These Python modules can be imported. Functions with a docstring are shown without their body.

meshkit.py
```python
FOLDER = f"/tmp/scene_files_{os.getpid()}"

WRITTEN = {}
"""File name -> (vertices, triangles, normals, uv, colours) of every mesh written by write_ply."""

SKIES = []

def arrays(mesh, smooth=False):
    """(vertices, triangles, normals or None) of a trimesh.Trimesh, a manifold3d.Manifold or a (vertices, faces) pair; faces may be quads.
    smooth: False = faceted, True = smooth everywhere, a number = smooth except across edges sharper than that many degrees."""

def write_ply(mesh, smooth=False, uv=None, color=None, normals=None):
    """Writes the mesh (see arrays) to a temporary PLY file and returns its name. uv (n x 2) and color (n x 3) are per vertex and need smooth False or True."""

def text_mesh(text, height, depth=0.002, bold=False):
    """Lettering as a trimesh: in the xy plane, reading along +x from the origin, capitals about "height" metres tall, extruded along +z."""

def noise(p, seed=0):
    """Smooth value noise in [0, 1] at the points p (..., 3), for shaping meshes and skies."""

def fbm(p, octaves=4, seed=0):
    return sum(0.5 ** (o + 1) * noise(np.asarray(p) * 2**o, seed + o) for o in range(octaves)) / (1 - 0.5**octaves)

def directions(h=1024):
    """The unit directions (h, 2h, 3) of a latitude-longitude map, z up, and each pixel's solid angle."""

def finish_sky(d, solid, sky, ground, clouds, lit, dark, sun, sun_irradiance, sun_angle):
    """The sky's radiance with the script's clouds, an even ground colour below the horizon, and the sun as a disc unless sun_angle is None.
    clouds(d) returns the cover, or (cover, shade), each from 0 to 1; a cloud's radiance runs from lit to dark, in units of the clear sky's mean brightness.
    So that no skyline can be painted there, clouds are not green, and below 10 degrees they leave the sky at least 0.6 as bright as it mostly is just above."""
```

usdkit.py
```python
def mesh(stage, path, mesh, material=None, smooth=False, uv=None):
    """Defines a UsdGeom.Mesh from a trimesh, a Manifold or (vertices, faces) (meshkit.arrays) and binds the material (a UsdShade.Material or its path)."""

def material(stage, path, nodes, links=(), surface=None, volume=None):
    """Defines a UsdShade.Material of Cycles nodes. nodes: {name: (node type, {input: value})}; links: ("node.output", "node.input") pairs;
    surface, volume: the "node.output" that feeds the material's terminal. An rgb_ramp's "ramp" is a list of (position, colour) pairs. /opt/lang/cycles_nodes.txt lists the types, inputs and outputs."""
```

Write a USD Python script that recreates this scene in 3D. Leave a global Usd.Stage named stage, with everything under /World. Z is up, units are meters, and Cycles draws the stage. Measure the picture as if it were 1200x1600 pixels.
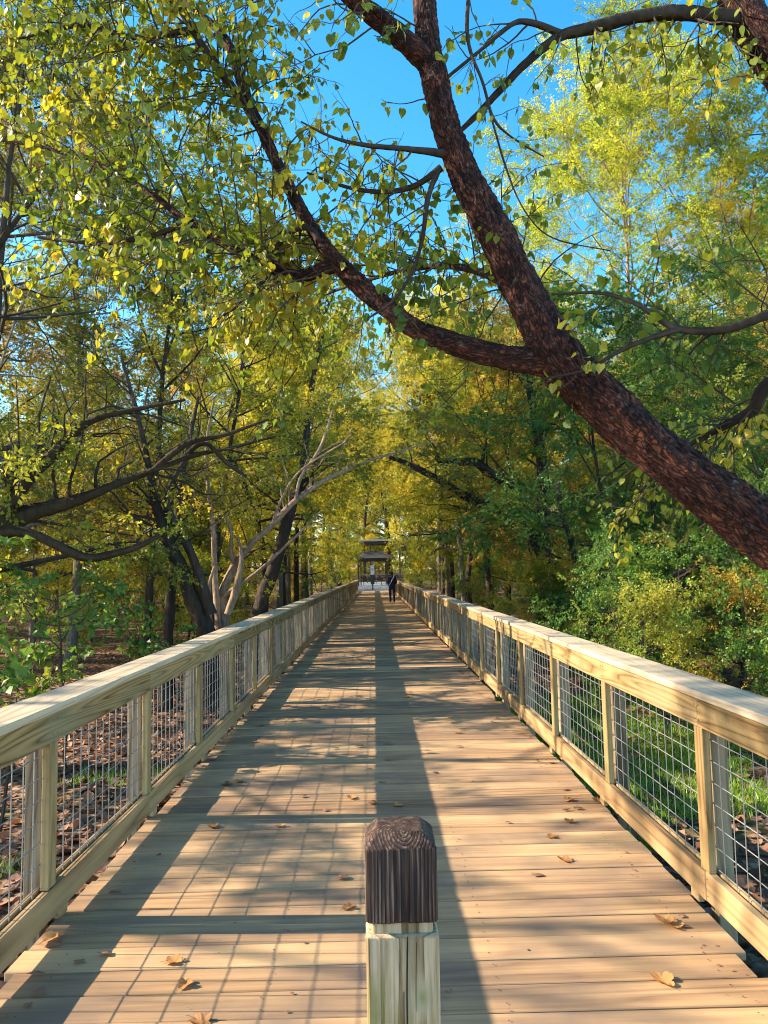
import math
import numpy as np
import trimesh
import manifold3d as m3
import usdkit
import meshkit
from pxr import Usd, UsdGeom, UsdLux, UsdShade, Sdf, Gf, Vt

stage = Usd.Stage.CreateInMemory()
UsdGeom.SetStageUpAxis(stage, 'Z')
UsdGeom.SetStageMetersPerUnit(stage, 1.0)
WORLD = UsdGeom.Xform.Define(stage, '/World')
stage.SetDefaultPrim(WORLD.GetPrim())
UsdGeom.Scope.Define(stage, '/World/Looks')

# ------------------------------------------------------------------ camera
EYE = np.array([0.0, 0.0, 1.67])
FOC = 1150.0                                    # focal length in pixels of the 1200 x 1600 photograph
EXPOSURE = 1.9


def unit(v):
    v = np.asarray(v, float)
    return v / np.linalg.norm(v)


_y = unit([(586 - 600) / FOC, -(895.5 - 800) / FOC, -1.0])     # world +y in camera axes
_z = np.array([-0.0187, 1.0, 0.0]); _z = unit(_z - _y * (_z @ _y))
_x = np.cross(_y, _z)
CAM = np.stack([_x, _y, _z], 1)                 # columns: world axes in camera axes; CAM @ world = camera
cam = UsdGeom.Camera.Define(stage, '/World/camera')
M = np.eye(4); M[:3, :3] = CAM                  # row-vector matrix: rows are the camera's axes in the world
M[3, :3] = EYE
cam.AddTransformOp().Set(Gf.Matrix4d(*[float(a) for a in M.ravel()]))
cam.CreateHorizontalApertureAttr(24.0)
cam.CreateVerticalApertureAttr(32.0)
cam.CreateFocalLengthAttr(24.0 * FOC / 1200.0)
cam.CreateClippingRangeAttr(Gf.Vec2f(0.05, 2000.0))
cam.CreateExposureAttr(EXPOSURE)

# ------------------------------------------------------------------ sky and sun
ELEV, AZ = math.atan(0.54), -math.pi / 2 + math.radians(2.5)
SUN = np.array([math.sin(AZ) * math.cos(ELEV), math.cos(AZ) * math.cos(ELEV), math.sin(ELEV)])
SUN_I, SKY_S = 1.05, 0.15
sky_mat = usdkit.material(stage, '/World/Looks/sky_look', {
    'sky': ('sky_texture', {'sky_type': 'single_scattering', 'sun_disc': False, 'sun_elevation': ELEV, 'sun_rotation': AZ,
                            'altitude': 100.0, 'air_density': 1.0, 'aerosol_density': 0.6, 'ozone_density': 1.0}),
    'tone': ('hsv', {'hue': 0.490, 'saturation': 1.46, 'value': 0.80, 'fac': 1.0}),
    'bg': ('background_shader', {'strength': SKY_S})},
    [('sky.color', 'tone.color'), ('tone.color', 'bg.color')], surface='bg.background')
dome = UsdLux.DomeLight.Define(stage, '/World/sky')
dome.GetPrim().SetCustomDataByKey('kind', 'structure')
UsdShade.MaterialBindingAPI.Apply(dome.GetPrim()).Bind(sky_mat)
sun = UsdLux.DistantLight.Define(stage, '/World/sun')
sun.CreateNormalizeAttr(True)
sun.CreateIntensityAttr(SUN_I)
sun.CreateAngleAttr(0.42)
sun.CreateColorAttr(Gf.Vec3f(1.0, 0.87, 0.68))
_sz = SUN; _sx = unit(np.cross([0, 0, 1], _sz)); _sy = np.cross(_sz, _sx)
S = np.eye(4); S[0, :3], S[1, :3], S[2, :3] = _sx, _sy, _sz
sun.AddTransformOp().Set(Gf.Matrix4d(*[float(a) for a in S.ravel()]))

# ------------------------------------------------------------------ helpers
rng = np.random.default_rng(11)
used = {}


def numbered(path):
    n = used.get(path, -1) + 1
    used[path] = n
    return path if n == 0 else f'{path}_{n:03d}'


def tag(p, label=None, cat=None, group=None, kind=None):
    p = p.GetPrim() if hasattr(p, 'GetPrim') else p
    for k, v in (('label', label), ('category', cat), ('group', group), ('kind', kind)):
        if v:
            p.SetCustomDataByKey(k, v)
    return p


def thing(name, label=None, cat=None, group=None, kind=None, loc=None, rz=0.0, parent='/World'):
    x = UsdGeom.Xform.Define(stage, numbered(f'{parent}/{name}'))
    if loc is not None:
        x.AddTranslateOp().Set(Gf.Vec3d(*[float(a) for a in loc]))
        if rz:
            x.AddRotateZOp().Set(float(rz))
    tag(x, label, cat, group, kind)
    return str(x.GetPath())


def obj(name, mesh, mat, parent='/World', smooth=False, uv=None, **kw):
    m = usdkit.mesh(stage, numbered(f'{parent}/{name}'), mesh, mat, smooth=smooth, uv=uv)
    if mat is not None and getattr(mat, 'two', True):
        m.CreateDoubleSidedAttr(True)
    tag(m, **kw)
    return str(m.GetPath())


def ray(x, y):
    return CAM.T @ unit([(x - 600) / FOC, -(y - 800) / FOC, -1.0])


def at(x, y, Y):
    """the point of the place seen at photograph pixel (x, y), Y metres down the boardwalk"""
    d = ray(x, y)
    return EYE + d * (Y / d[1])


def on_plane(x, y, z=0.0):
    d = ray(x, y)
    return EYE + d * ((z - EYE[2]) / d[2])


class MB:
    def __init__(s):
        s.v, s.f, s.n, s.uv = [], [], 0, []

    def add(s, v, f, uv=None):
        s.v.append(np.asarray(v, float)); s.f.append(np.asarray(f, int) + s.n); s.n += len(v)
        if uv is not None:
            s.uv.append(uv)
        return s

    def box(s, lo, hi, bev=0.0):
        lo, hi = np.minimum(lo, hi), np.maximum(lo, hi)
        if bev <= 0:
            b = trimesh.creation.box(extents=hi - lo); b.apply_translation((lo + hi) / 2)
            return s.add(b.vertices, b.faces)
        b = bevel_box(hi - lo, bev)
        return s.add(b[0] + (lo + hi) / 2, b[1])

    def tube(s, pts, r, sides=6, cap=True, uv=False):
        v, f, u = tube(pts, r, sides, cap)
        return s.add(v, f, u if uv else None)

    def get(s):
        return np.vstack(s.v), np.vstack(s.f)

    def uvs(s):
        return np.vstack(s.uv)


_bb = {}


def bevel_box(size, b):
    size = np.asarray(size, float)
    key = 'c'
    if key not in _bb:
        pts = []
        for sx in (-1, 1):
            for sy in (-1, 1):
                for sz in (-1, 1):
                    for k in range(3):
                        pts.append((sx, sy, sz, k))
        P = np.array(pts, float)
        q = P[:, :3] * 1.0
        ins = np.ones((24, 3)); ins[np.arange(24), P[:, 3].astype(int)] = 0
        h = q - q * ins * 0.1
        hull = trimesh.convex.convex_hull(h)
        # map hull vertices back
        idx = [int(np.argmin(((h - v) ** 2).sum(1))) for v in hull.vertices]
        _bb[key] = (q[idx], ins[idx], np.array(hull.faces))
    q, ins, f = _bb[key]
    b = min(b, size.min() * 0.4)
    return q * size / 2 - q * ins * b, f


def tube(pts, r, sides=6, cap=True):
    p = np.asarray(pts, float); n = len(p)
    r = np.broadcast_to(np.asarray(r, float), (n,))
    t = np.gradient(p, axis=0); t /= np.linalg.norm(t, axis=1, keepdims=True) + 1e-12
    ref = np.array([0.31, -0.86, 0.2]) if abs(unit(p[-1] - p[0]) @ unit([0.31, -0.86, 0.2])) < 0.8 else np.array([0.9, 0.3, 0.3])
    a = np.cross(t, ref); a /= np.linalg.norm(a, axis=1, keepdims=True) + 1e-12
    b = np.cross(t, a)
    ang = np.arange(sides) * 2 * np.pi / sides
    v = p[:, None] + r[:, None, None] * (np.cos(ang)[None, :, None] * a[:, None] + np.sin(ang)[None, :, None] * b[:, None])
    i, j = np.meshgrid(np.arange(n - 1), np.arange(sides), indexing='ij')
    q = np.stack([i * sides + j, i * sides + (j + 1) % sides, (i + 1) * sides + (j + 1) % sides, (i + 1) * sides + j], -1).reshape(-1, 4)
    f = np.vstack([q[:, [0, 1, 2]], q[:, [0, 2, 3]]])
    v = v.reshape(-1, 3)
    if cap:
        v = np.vstack([v, p[:1], p[-1:]])
        k = np.arange(sides); k2 = (k + 1) % sides
        f = np.vstack([f, np.stack([np.full(sides, n * sides), k2, k], 1), np.stack([np.full(sides, n * sides + 1), (n - 1) * sides + k, (n - 1) * sides + k2], 1)])
    L = np.concatenate([[0], np.cumsum(np.linalg.norm(np.diff(p, axis=0), axis=1))])
    uv = np.stack([np.tile(ang, n) * np.repeat(r, sides), np.repeat(L, sides)], 1)
    if cap:
        uv = np.vstack([uv, [[0, 0]], [[0, L[-1]]]])
    return v, f, uv


def spline(pts, n):
    """Catmull-Rom through pts (k, d), n samples."""
    p = np.asarray(pts, float)
    p = np.vstack([2 * p[0] - p[1], p, 2 * p[-1] - p[-2]])
    k = len(p) - 3
    u = np.linspace(0, k - 1e-9, n); i = u.astype(int); t = (u - i)[:, None]
    a, b, c, d = p[i], p[i + 1], p[i + 2], p[i + 3]
    return 0.5 * (2 * b + (c - a) * t + (2 * a - 5 * b + 4 * c - d) * t ** 2 + (3 * b - a - 3 * c + d) * t ** 3)


# ------------------------------------------------------------------ materials
def mat(name, nodes, links, surface):
    return usdkit.material(stage, f'/World/Looks/{name}', nodes, links, surface=surface)


LEAF_K = 2.2


def leaf_mat(name, stops, trans=0.45, trans_tint=(1.25, 1.15, 0.6), rough=0.45, patch=0.35):
    """leaf colours: per leaf, per spray, and drifting slowly through the crown"""
    stops = [(a, tuple(np.array(c) * LEAF_K)) for a, c in stops]
    return mat(name, {
        'g': ('geometry', {}), 'oi': ('object_info', {}),
        'nz': ('noise_texture', {'scale': patch, 'detail': 2.0}),
        'a': ('math', {'math_type': 'multiply_add', 'value2': 0.42, 'value3': -0.21}),
        'b': ('math', {'math_type': 'multiply_add', 'value2': 0.40, 'value3': -0.20}),
        'n2': ('math', {'math_type': 'multiply_add', 'value2': 1.5, 'value3': -0.25}),
        'c': ('math', {'math_type': 'add'}), 'd': ('math', {'math_type': 'add', 'use_clamp': True}),
        'ramp': ('rgb_ramp', {'ramp': stops}),
        'tt': ('mix', {'mix_type': 'multiply', 'fac': 1.0, 'color2': trans_tint}),
        'p': ('principled_bsdf', {'roughness': rough, 'specular_ior_level': 0.35}),
        't': ('translucent_bsdf', {}),
        'm': ('mix_closure', {'fac': trans})},
        [('g.position', 'nz.vector'), ('nz.fac', 'n2.value1'), ('g.random_per_island', 'a.value1'), ('oi.random', 'b.value1'),
         ('a.value', 'c.value1'), ('b.value', 'c.value2'), ('c.value', 'd.value1'), ('n2.value', 'd.value2'), ('d.value', 'ramp.fac'),
         ('ramp.color', 'p.base_color'), ('ramp.color', 'tt.color1'), ('tt.color', 't.color'), ('p.BSDF', 'm.closure1'), ('t.BSDF', 'm.closure2')], 'm.closure')


def bark_mat(name, dark, light, scale=9.0, tilt=(1, 1, 0.25), bump=0.6, rough=0.9):
    return mat(name, {
        'g': ('geometry', {}), 'mp': ('mapping', {'scale': tilt}),
        'v': ('voronoi_texture', {'scale': scale * 2.2, 'feature': 'f1', 'randomness': 1.0}),
        'n': ('noise_texture', {'scale': scale, 'detail': 6.0, 'roughness': 0.65}),
        'n2': ('noise_texture', {'scale': 1.3, 'detail': 3.0}),
        'mx': ('math', {'math_type': 'multiply'}), 'r': ('rgb_ramp', {'ramp': [(0.08, dark), (0.5, tuple((np.array(dark) + np.array(light)) / 2)), (0.85, light)]}),
        'ad': ('math', {'math_type': 'multiply_add', 'value2': 0.5}),
        'b': ('bump', {'strength': bump, 'distance': 0.03}),
        'p': ('principled_bsdf', {'roughness': rough, 'specular_ior_level': 0.15})},
        [('g.position', 'mp.vector'), ('mp.vector', 'v.vector'), ('mp.vector', 'n.vector'), ('g.position', 'n2.vector'),
         ('v.distance', 'ad.value1'), ('n.fac', 'ad.value3'), ('n2.fac', 'mx.value1'), ('ad.value', 'mx.value2'),
         ('ad.value', 'b.height'), ('mx.value', 'r.fac'), ('r.color', 'p.base_color'), ('b.normal', 'p.normal')], 'p.BSDF')


def wood_mat(name, along, stops, grain=1.0, contour=9.0, knots=0.5, rough=0.75, vary=0.35, bump=0.25, stain=None, fine=1.0, figure=0.42):
    """sawn softwood: contour lines of a stretched noise give the arched figure, a finer noise the fibre; along = axis of the grain"""
    lo = [8.0 * grain] * 3; lo[along] = 0.42 * grain
    hi = [150.0 * fine] * 3; hi[along] = 3.0 * fine
    mid = [26.0] * 3; mid[along] = 0.9
    nodes = {
        'g': ('geometry', {}), 'oi': ('object_info', {}),
        'off': ('vector_math', {'math_type': 'scale', 'vector1': (3.1, 5.3, 7.7)}), 'os': ('math', {'math_type': 'multiply', 'value2': 37.0}),
        'pos': ('vector_math', {'math_type': 'add'}),
        'm1': ('mapping', {'scale': lo}), 'm2': ('mapping', {'scale': hi}), 'm3': ('mapping', {'scale': mid}),
        'n1': ('noise_texture', {'scale': 1.0, 'detail': 1.5, 'roughness': 0.4}),
        'n2': ('noise_texture', {'scale': 1.0, 'detail': 3.0, 'roughness': 0.6}),
        'n3': ('noise_texture', {'scale': 1.0, 'detail': 4.0, 'roughness': 0.6}),
        'k': ('math', {'math_type': 'multiply', 'value2': contour * 3.0}), 'fr': ('math', {'math_type': 'pingpong', 'value2': 1.0}),
        'pw': ('math', {'math_type': 'power', 'value2': 0.55}),
        's1': ('math', {'math_type': 'multiply_add', 'value2': figure}), 's2': ('math', {'math_type': 'multiply_add', 'value2': 0.34}),
        's3': ('math', {'math_type': 'multiply_add', 'value2': 0.44, 'value3': 0.13 - 0.6 * figure}),
        's4': ('math', {'math_type': 'multiply_add', 'value2': vary, 'value3': -vary / 2}), 's5': ('math', {'math_type': 'add', 'use_clamp': True}),
        'r': ('rgb_ramp', {'ramp': stops}),
        'b': ('bump', {'strength': bump, 'distance': 0.004}),
        'p': ('principled_bsdf', {'roughness': rough, 'specular_ior_level': 0.2})}
    links = [('oi.random', 'os.value1'), ('os.value', 'off.scale'), ('g.position', 'pos.vector1'), ('off.vector', 'pos.vector2'),
             ('pos.vector', 'm1.vector'), ('pos.vector', 'm2.vector'), ('pos.vector', 'm3.vector'), ('m1.vector', 'n1.vector'), ('m2.vector', 'n2.vector'), ('m3.vector', 'n3.vector'),
             ('n1.fac', 'k.value1'), ('k.value', 'fr.value1'), ('fr.value', 'pw.value1'),
             ('n3.fac', 's3.value1'), ('n2.fac', 's2.value1'), ('s3.value', 's2.value3'), ('pw.value', 's1.value1'), ('s2.value', 's1.value3'),
             ('oi.random', 's4.value1'), ('s4.value', 's5.value1'), ('s1.value', 's5.value2'), ('s5.value', 'r.fac'),
             ('s1.value', 'b.height'), ('b.normal', 'p.normal')]
    if stain:
        nodes |= {'sn': ('noise_texture', {'scale': stain[1], 'detail': 4.0}), 'sr': ('rgb_ramp', {'ramp': [(stain[2], (0, 0, 0)), (stain[3], (1, 1, 1))]}),
                  'sm': ('mix', {'mix_type': 'mix', 'color2': stain[0]}), 'sf': ('math', {'math_type': 'multiply', 'value2': stain[4]})}
        links += [('pos.vector', 'sn.vector'), ('sn.fac', 'sr.fac'), ('sr.color', 'sf.value1'), ('sf.value', 'sm.fac'), ('r.color', 'sm.color1'), ('sm.color', 'p.base_color')]
    else:
        links += [('r.color', 'p.base_color')]
    return mat(name, nodes, links, 'p.BSDF')


def plain(name, col, rough=0.6, metal=0.0, spec=0.3, vary=0.25, scale=14.0):
    c = np.array(col)
    return mat(name, {'g': ('geometry', {}), 'n': ('noise_texture', {'scale': scale, 'detail': 4.0}),
                      'r': ('rgb_ramp', {'ramp': [(0.25, tuple(c * (1 - vary))), (0.75, tuple(np.minimum(c * (1 + vary), 0.9)))]}),
                      'p': ('principled_bsdf', {'roughness': rough, 'metallic': metal, 'specular_ior_level': spec})},
               [('g.position', 'n.vector'), ('n.fac', 'r.fac'), ('r.color', 'p.base_color')], 'p.BSDF')


M_DECK = wood_mat('deck_wood', 0, [(0.15, (0.125, 0.07, 0.038)), (0.5, (0.365, 0.218, 0.108)), (0.8, (0.52, 0.325, 0.16))], grain=0.8, contour=4.0, vary=0.42, bump=0.22,
                  stain=((0.15, 0.105, 0.08), 1.5, 0.40, 0.70, 0.85), fine=0.7, figure=0.26)
RAILC = [(0.15, (0.075, 0.038, 0.014)), (0.5, (0.235, 0.148, 0.058)), (0.85, (0.35, 0.235, 0.105))]
M_RAIL = wood_mat('rail_wood', 1, RAILC, grain=1.0, contour=9.0, vary=0.4, bump=0.35, stain=((0.20, 0.17, 0.095), 1.6, 0.48, 0.68, 0.6), figure=0.55)
M_CAP = wood_mat('cap_wood', 1, [(0.15, (0.18, 0.12, 0.07)), (0.5, (0.39, 0.295, 0.19)), (0.85, (0.50, 0.395, 0.27))], grain=0.9, contour=6.0, vary=0.2, bump=0.25, stain=((0.30, 0.26, 0.20), 2.2, 0.5, 0.72, 0.6))
M_BATTEN = wood_mat('batten_wood', 2, RAILC, grain=1.2, contour=5.0, vary=0.3, bump=0.3, stain=((0.20, 0.17, 0.07), 2.0, 0.5, 0.7, 0.5))
M_TOE = wood_mat('toe_wood', 1, [(0.2, (0.15, 0.085, 0.038)), (0.55, (0.31, 0.195, 0.09)), (0.85, (0.42, 0.28, 0.14))], grain=1.0, contour=3.0, vary=0.2, bump=0.2)
M_OLD = wood_mat('old_post_wood', 2, [(0.2, (0.09, 0.06, 0.035)), (0.55, (0.25, 0.175, 0.105)), (0.85, (0.35, 0.255, 0.16))], grain=1.2, contour=6.0, vary=0.3, bump=0.4)
M_JOIST = plain('joist_wood', (0.09, 0.065, 0.045), 0.9)
M_WIRE = plain('galvanised_wire', (0.27, 0.265, 0.25), 0.5, 0.6, 0.5, 0.15)
M_BARK_RED = mat('reddish_bark', {
    'g': ('geometry', {}), 'at': ('attribute', {'attribute': 'grain'}), 'mp': ('mapping', {'scale': (1, 1, 0.30)}), 'mq': ('mapping', {'scale': (1, 1, 0.16)}),
    'ln': ('noise_texture', {'scale': 13.0, 'detail': 6.0, 'roughness': 0.7}), 'lr': ('rgb_ramp', {'ramp': [(0.60, (0, 0, 0)), (0.72, (0.6, 0.6, 0.6))]}), 'lx': ('mix', {'color2': (0.17, 0.155, 0.125)}),
    'n': ('noise_texture', {'scale': 38.0, 'detail': 8.0, 'roughness': 0.72}), 'n2': ('noise_texture', {'scale': 5.0, 'detail': 4.0}),
    'v': ('voronoi_texture', {'scale': 46.0, 'feature': 'distance_to_edge'}), 'wn': ('noise_texture', {'scale': 14.0, 'detail': 4.0}), 'wv': ('mix', {'mix_type': 'linear_light', 'fac': 0.06}),
    'vr': ('map_range', {'from_min': 0.0, 'from_max': 0.25, 'clamp': True}),
    'pt': ('map_range', {'from_min': 0.44, 'from_max': 0.58, 'clamp': True}),
    'm1': ('math', {'math_type': 'multiply_add', 'value2': 0.26}), 'm2': ('math', {'math_type': 'multiply_add', 'value2': 0.62}), 'm3': ('math', {'math_type': 'multiply', 'value2': 0.40}),
    'm4': ('math', {'math_type': 'multiply_add', 'value2': 0.5, 'value3': -0.33}), 'm5': ('math', {'math_type': 'add'}),
    'r': ('rgb_ramp', {'ramp': [(0.26, (0.010, 0.004, 0.003)), (0.46, (0.065, 0.020, 0.012)), (0.63, (0.18, 0.064, 0.038)), (0.86, (0.38, 0.22, 0.15))]}),
    'b': ('bump', {'strength': 1.0, 'distance': 0.02}), 'p': ('principled_bsdf', {'roughness': 0.85, 'specular_ior_level': 0.2})},
    [('at.vector', 'mp.vector'), ('at.vector', 'mq.vector'), ('mq.vector', 'n.vector'), ('at.vector', 'n2.vector'), ('mp.vector', 'wn.vector'), ('mp.vector', 'wv.color1'), ('wn.color', 'wv.color2'), ('wv.color', 'v.vector'), ('v.distance', 'vr.value'),
     ('g.pointiness', 'pt.value'), ('pt.result', 'm3.value1'), ('vr.result', 'm1.value1'), ('n.fac', 'm2.value1'), ('m3.value', 'm2.value3'), ('m2.value', 'm1.value3'),
     ('n2.fac', 'm4.value1'), ('m4.value', 'm5.value1'), ('m1.value', 'm5.value2'),
     ('m5.value', 'r.fac'), ('m1.value', 'b.height'), ('at.vector', 'ln.vector'), ('ln.fac', 'lr.fac'), ('lr.color', 'lx.fac'), ('r.color', 'lx.color1'), ('lx.color', 'p.base_color'), ('b.normal', 'p.normal')], 'p.BSDF')
M_BARK_DARK = bark_mat('dark_bark', (0.014, 0.010, 0.008), (0.085, 0.062, 0.045), 9.0)
M_BARK_GREY = bark_mat('grey_bark', (0.05, 0.042, 0.035), (0.24, 0.205, 0.165), 8.0)
M_BARK_PALE = bark_mat('pale_bark', (0.07, 0.036, 0.022), (0.52, 0.36, 0.24), 12.0, (1, 1, 0.35), 0.8, 0.8)
M_BARK_OLD = bark_mat('old_brown_bark', (0.012, 0.008, 0.005), (0.075, 0.052, 0.03), 10.0)
M_TWIG = plain('twig_bark', (0.05, 0.036, 0.026), 0.9)

G_YELLOW = leaf_mat('yellow_green_leaves', [(0.0, (0.055, 0.076, 0.010)), (0.28, (0.135, 0.145, 0.014)), (0.52, (0.235, 0.205, 0.018)), (0.78, (0.355, 0.24, 0.025)), (1.0, (0.33, 0.13, 0.03))])
G_MIX = leaf_mat('mixed_autumn_leaves', [(0.0, (0.045, 0.060, 0.012)), (0.28, (0.12, 0.108, 0.016)), (0.5, (0.22, 0.155, 0.024)), (0.74, (0.33, 0.16, 0.034)), (1.0, (0.24, 0.075, 0.03))])
G_GREEN = leaf_mat('deep_green_leaves', [(0.0, (0.022, 0.068, 0.014)), (0.38, (0.060, 0.105, 0.016)), (0.70, (0.14, 0.150, 0.02)), (1.0, (0.26, 0.18, 0.025))], 0.40)
G_GOLD = leaf_mat('golden_leaves', [(0.0, (0.12, 0.130, 0.017)), (0.33, (0.25, 0.225, 0.023)), (0.68, (0.39, 0.285, 0.034)), (1.0, (0.40, 0.17, 0.045))])
G_LIME = leaf_mat('lime_yellow_leaves', [(0.0, (0.09, 0.125, 0.014)), (0.33, (0.20, 0.225, 0.02)), (0.7, (0.33, 0.295, 0.03)), (1.0, (0.38, 0.20, 0.04))])
G_RED = leaf_mat('redbud_leaves', [(0.0, (0.030, 0.058, 0.010)), (0.3, (0.085, 0.108, 0.012)), (0.55, (0.175, 0.158, 0.016)), (0.76, (0.31, 0.21, 0.025)), (1.0, (0.32, 0.12, 0.04))], 0.5, patch=1.1)
G_DEAD = leaf_mat('dead_leaves', [(0.0, (0.04, 0.02, 0.012)), (0.4, (0.125, 0.06, 0.034)), (0.75, (0.22, 0.125, 0.07)), (1.0, (0.33, 0.22, 0.135))], 0.12, (1.1, 1, 0.8), 0.7)
G_GRASS = leaf_mat('grass_blades', [(0.0, (0.05, 0.10, 0.012)), (0.6, (0.11, 0.17, 0.018)), (1.0, (0.20, 0.21, 0.04))], 0.35)

# ------------------------------------------------------------------ ground
def ground_z(x, y):
    x, y = np.asarray(x, float), np.asarray(y, float)
    P = np.stack([x * 0.12, y * 0.12, 0 * x], -1)
    side = np.clip((np.abs(x) - 2.0) / 6.0, 0, 1)
    z = -0.42 - 0.35 * np.clip((y - 4) / 14, 0, 1) + 0.55 * (meshkit.fbm(P, 3, 5) - 0.5) * side
    z = z + 0.5 * np.clip((-x - 8) / 40, 0, 1) * 3.0 + 0.4 * np.clip((x - 12) / 40, 0, 1) * 3.0
    far = np.clip((y - 50) / 21, 0, 1); far = far * far * (3 - 2 * far)
    pad = 0.02 + 0.5 * np.clip((y - 72) / 30, 0, 1) + 1.8 * np.clip((y - 105) / 60, 0, 1)
    return z * (1 - far) + far * (pad - 0.06 + 0.25 * (meshkit.fbm(P * 2, 2, 9) - 0.5) * np.clip((np.abs(x) - 5) / 8, 0, 1))


def grid_axis(lo, hi, fine_lo, fine_hi, step, big):
    a = np.arange(fine_lo, fine_hi, step)
    out = [lo]; 
    left = np.arange(fine_lo, lo, -big)[::-1]; right = np.arange(fine_hi, hi, big)
    return np.unique(np.concatenate([[lo], left, a, right, [hi]]))


gx = grid_axis(-400, 400, -24, 24, 0.5, 12.0); gy = grid_axis(-60, 600, -6, 110, 0.7, 14.0)
GX, GY = np.meshgrid(gx, gy, indexing='ij')
GZ = ground_z(GX, GY)
nx_, ny_ = GX.shape
ii, jj = np.meshgrid(np.arange(nx_ - 1), np.arange(ny_ - 1), indexing='ij')
q4 = np.stack([ii * ny_ + jj, (ii + 1) * ny_ + jj, (ii + 1) * ny_ + jj + 1, ii * ny_ + jj + 1], -1).reshape(-1, 4)
M_GROUND = mat('forest_floor', {
    'g': ('geometry', {}), 'v': ('voronoi_texture', {'scale': 16.0, 'randomness': 1.0}), 'v2': ('voronoi_texture', {'scale': 9.0}),
    'sep': ('separate_color', {}), 'n': ('noise_texture', {'scale': 0.5, 'detail': 5.0}),
    'r': ('rgb_ramp', {'ramp': [(0.0, (0.035, 0.02, 0.013)), (0.35, (0.10, 0.052, 0.032)), (0.7, (0.19, 0.105, 0.06)), (1.0, (0.33, 0.215, 0.13))]}),
    'gr': ('rgb_ramp', {'ramp': [(0.55, (0, 0, 0)), (0.68, (1, 1, 1))]}), 'mx': ('mix', {'color2': (0.045, 0.075, 0.018)}),
    'mf': ('math', {'math_type': 'multiply', 'value2': 0.6}),
    'b': ('bump', {'strength': 0.9, 'distance': 0.05}), 'p': ('principled_bsdf', {'roughness': 0.9, 'specular_ior_level': 0.1})},
    [('g.position', 'v.vector'), ('g.position', 'v2.vector'), ('g.position', 'n.vector'), ('v.color', 'sep.color'), ('sep.r', 'r.fac'),
     ('n.fac', 'gr.fac'), ('gr.color', 'mf.value1'), ('mf.value', 'mx.fac'), ('r.color', 'mx.color1'), ('mx.color', 'p.base_color'),
     ('v2.distance', 'b.height'), ('b.normal', 'p.normal')], 'p.BSDF')
obj('ground', (np.stack([GX, GY, GZ], -1).reshape(-1, 3), q4), M_GROUND, smooth=True, kind='structure')

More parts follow.
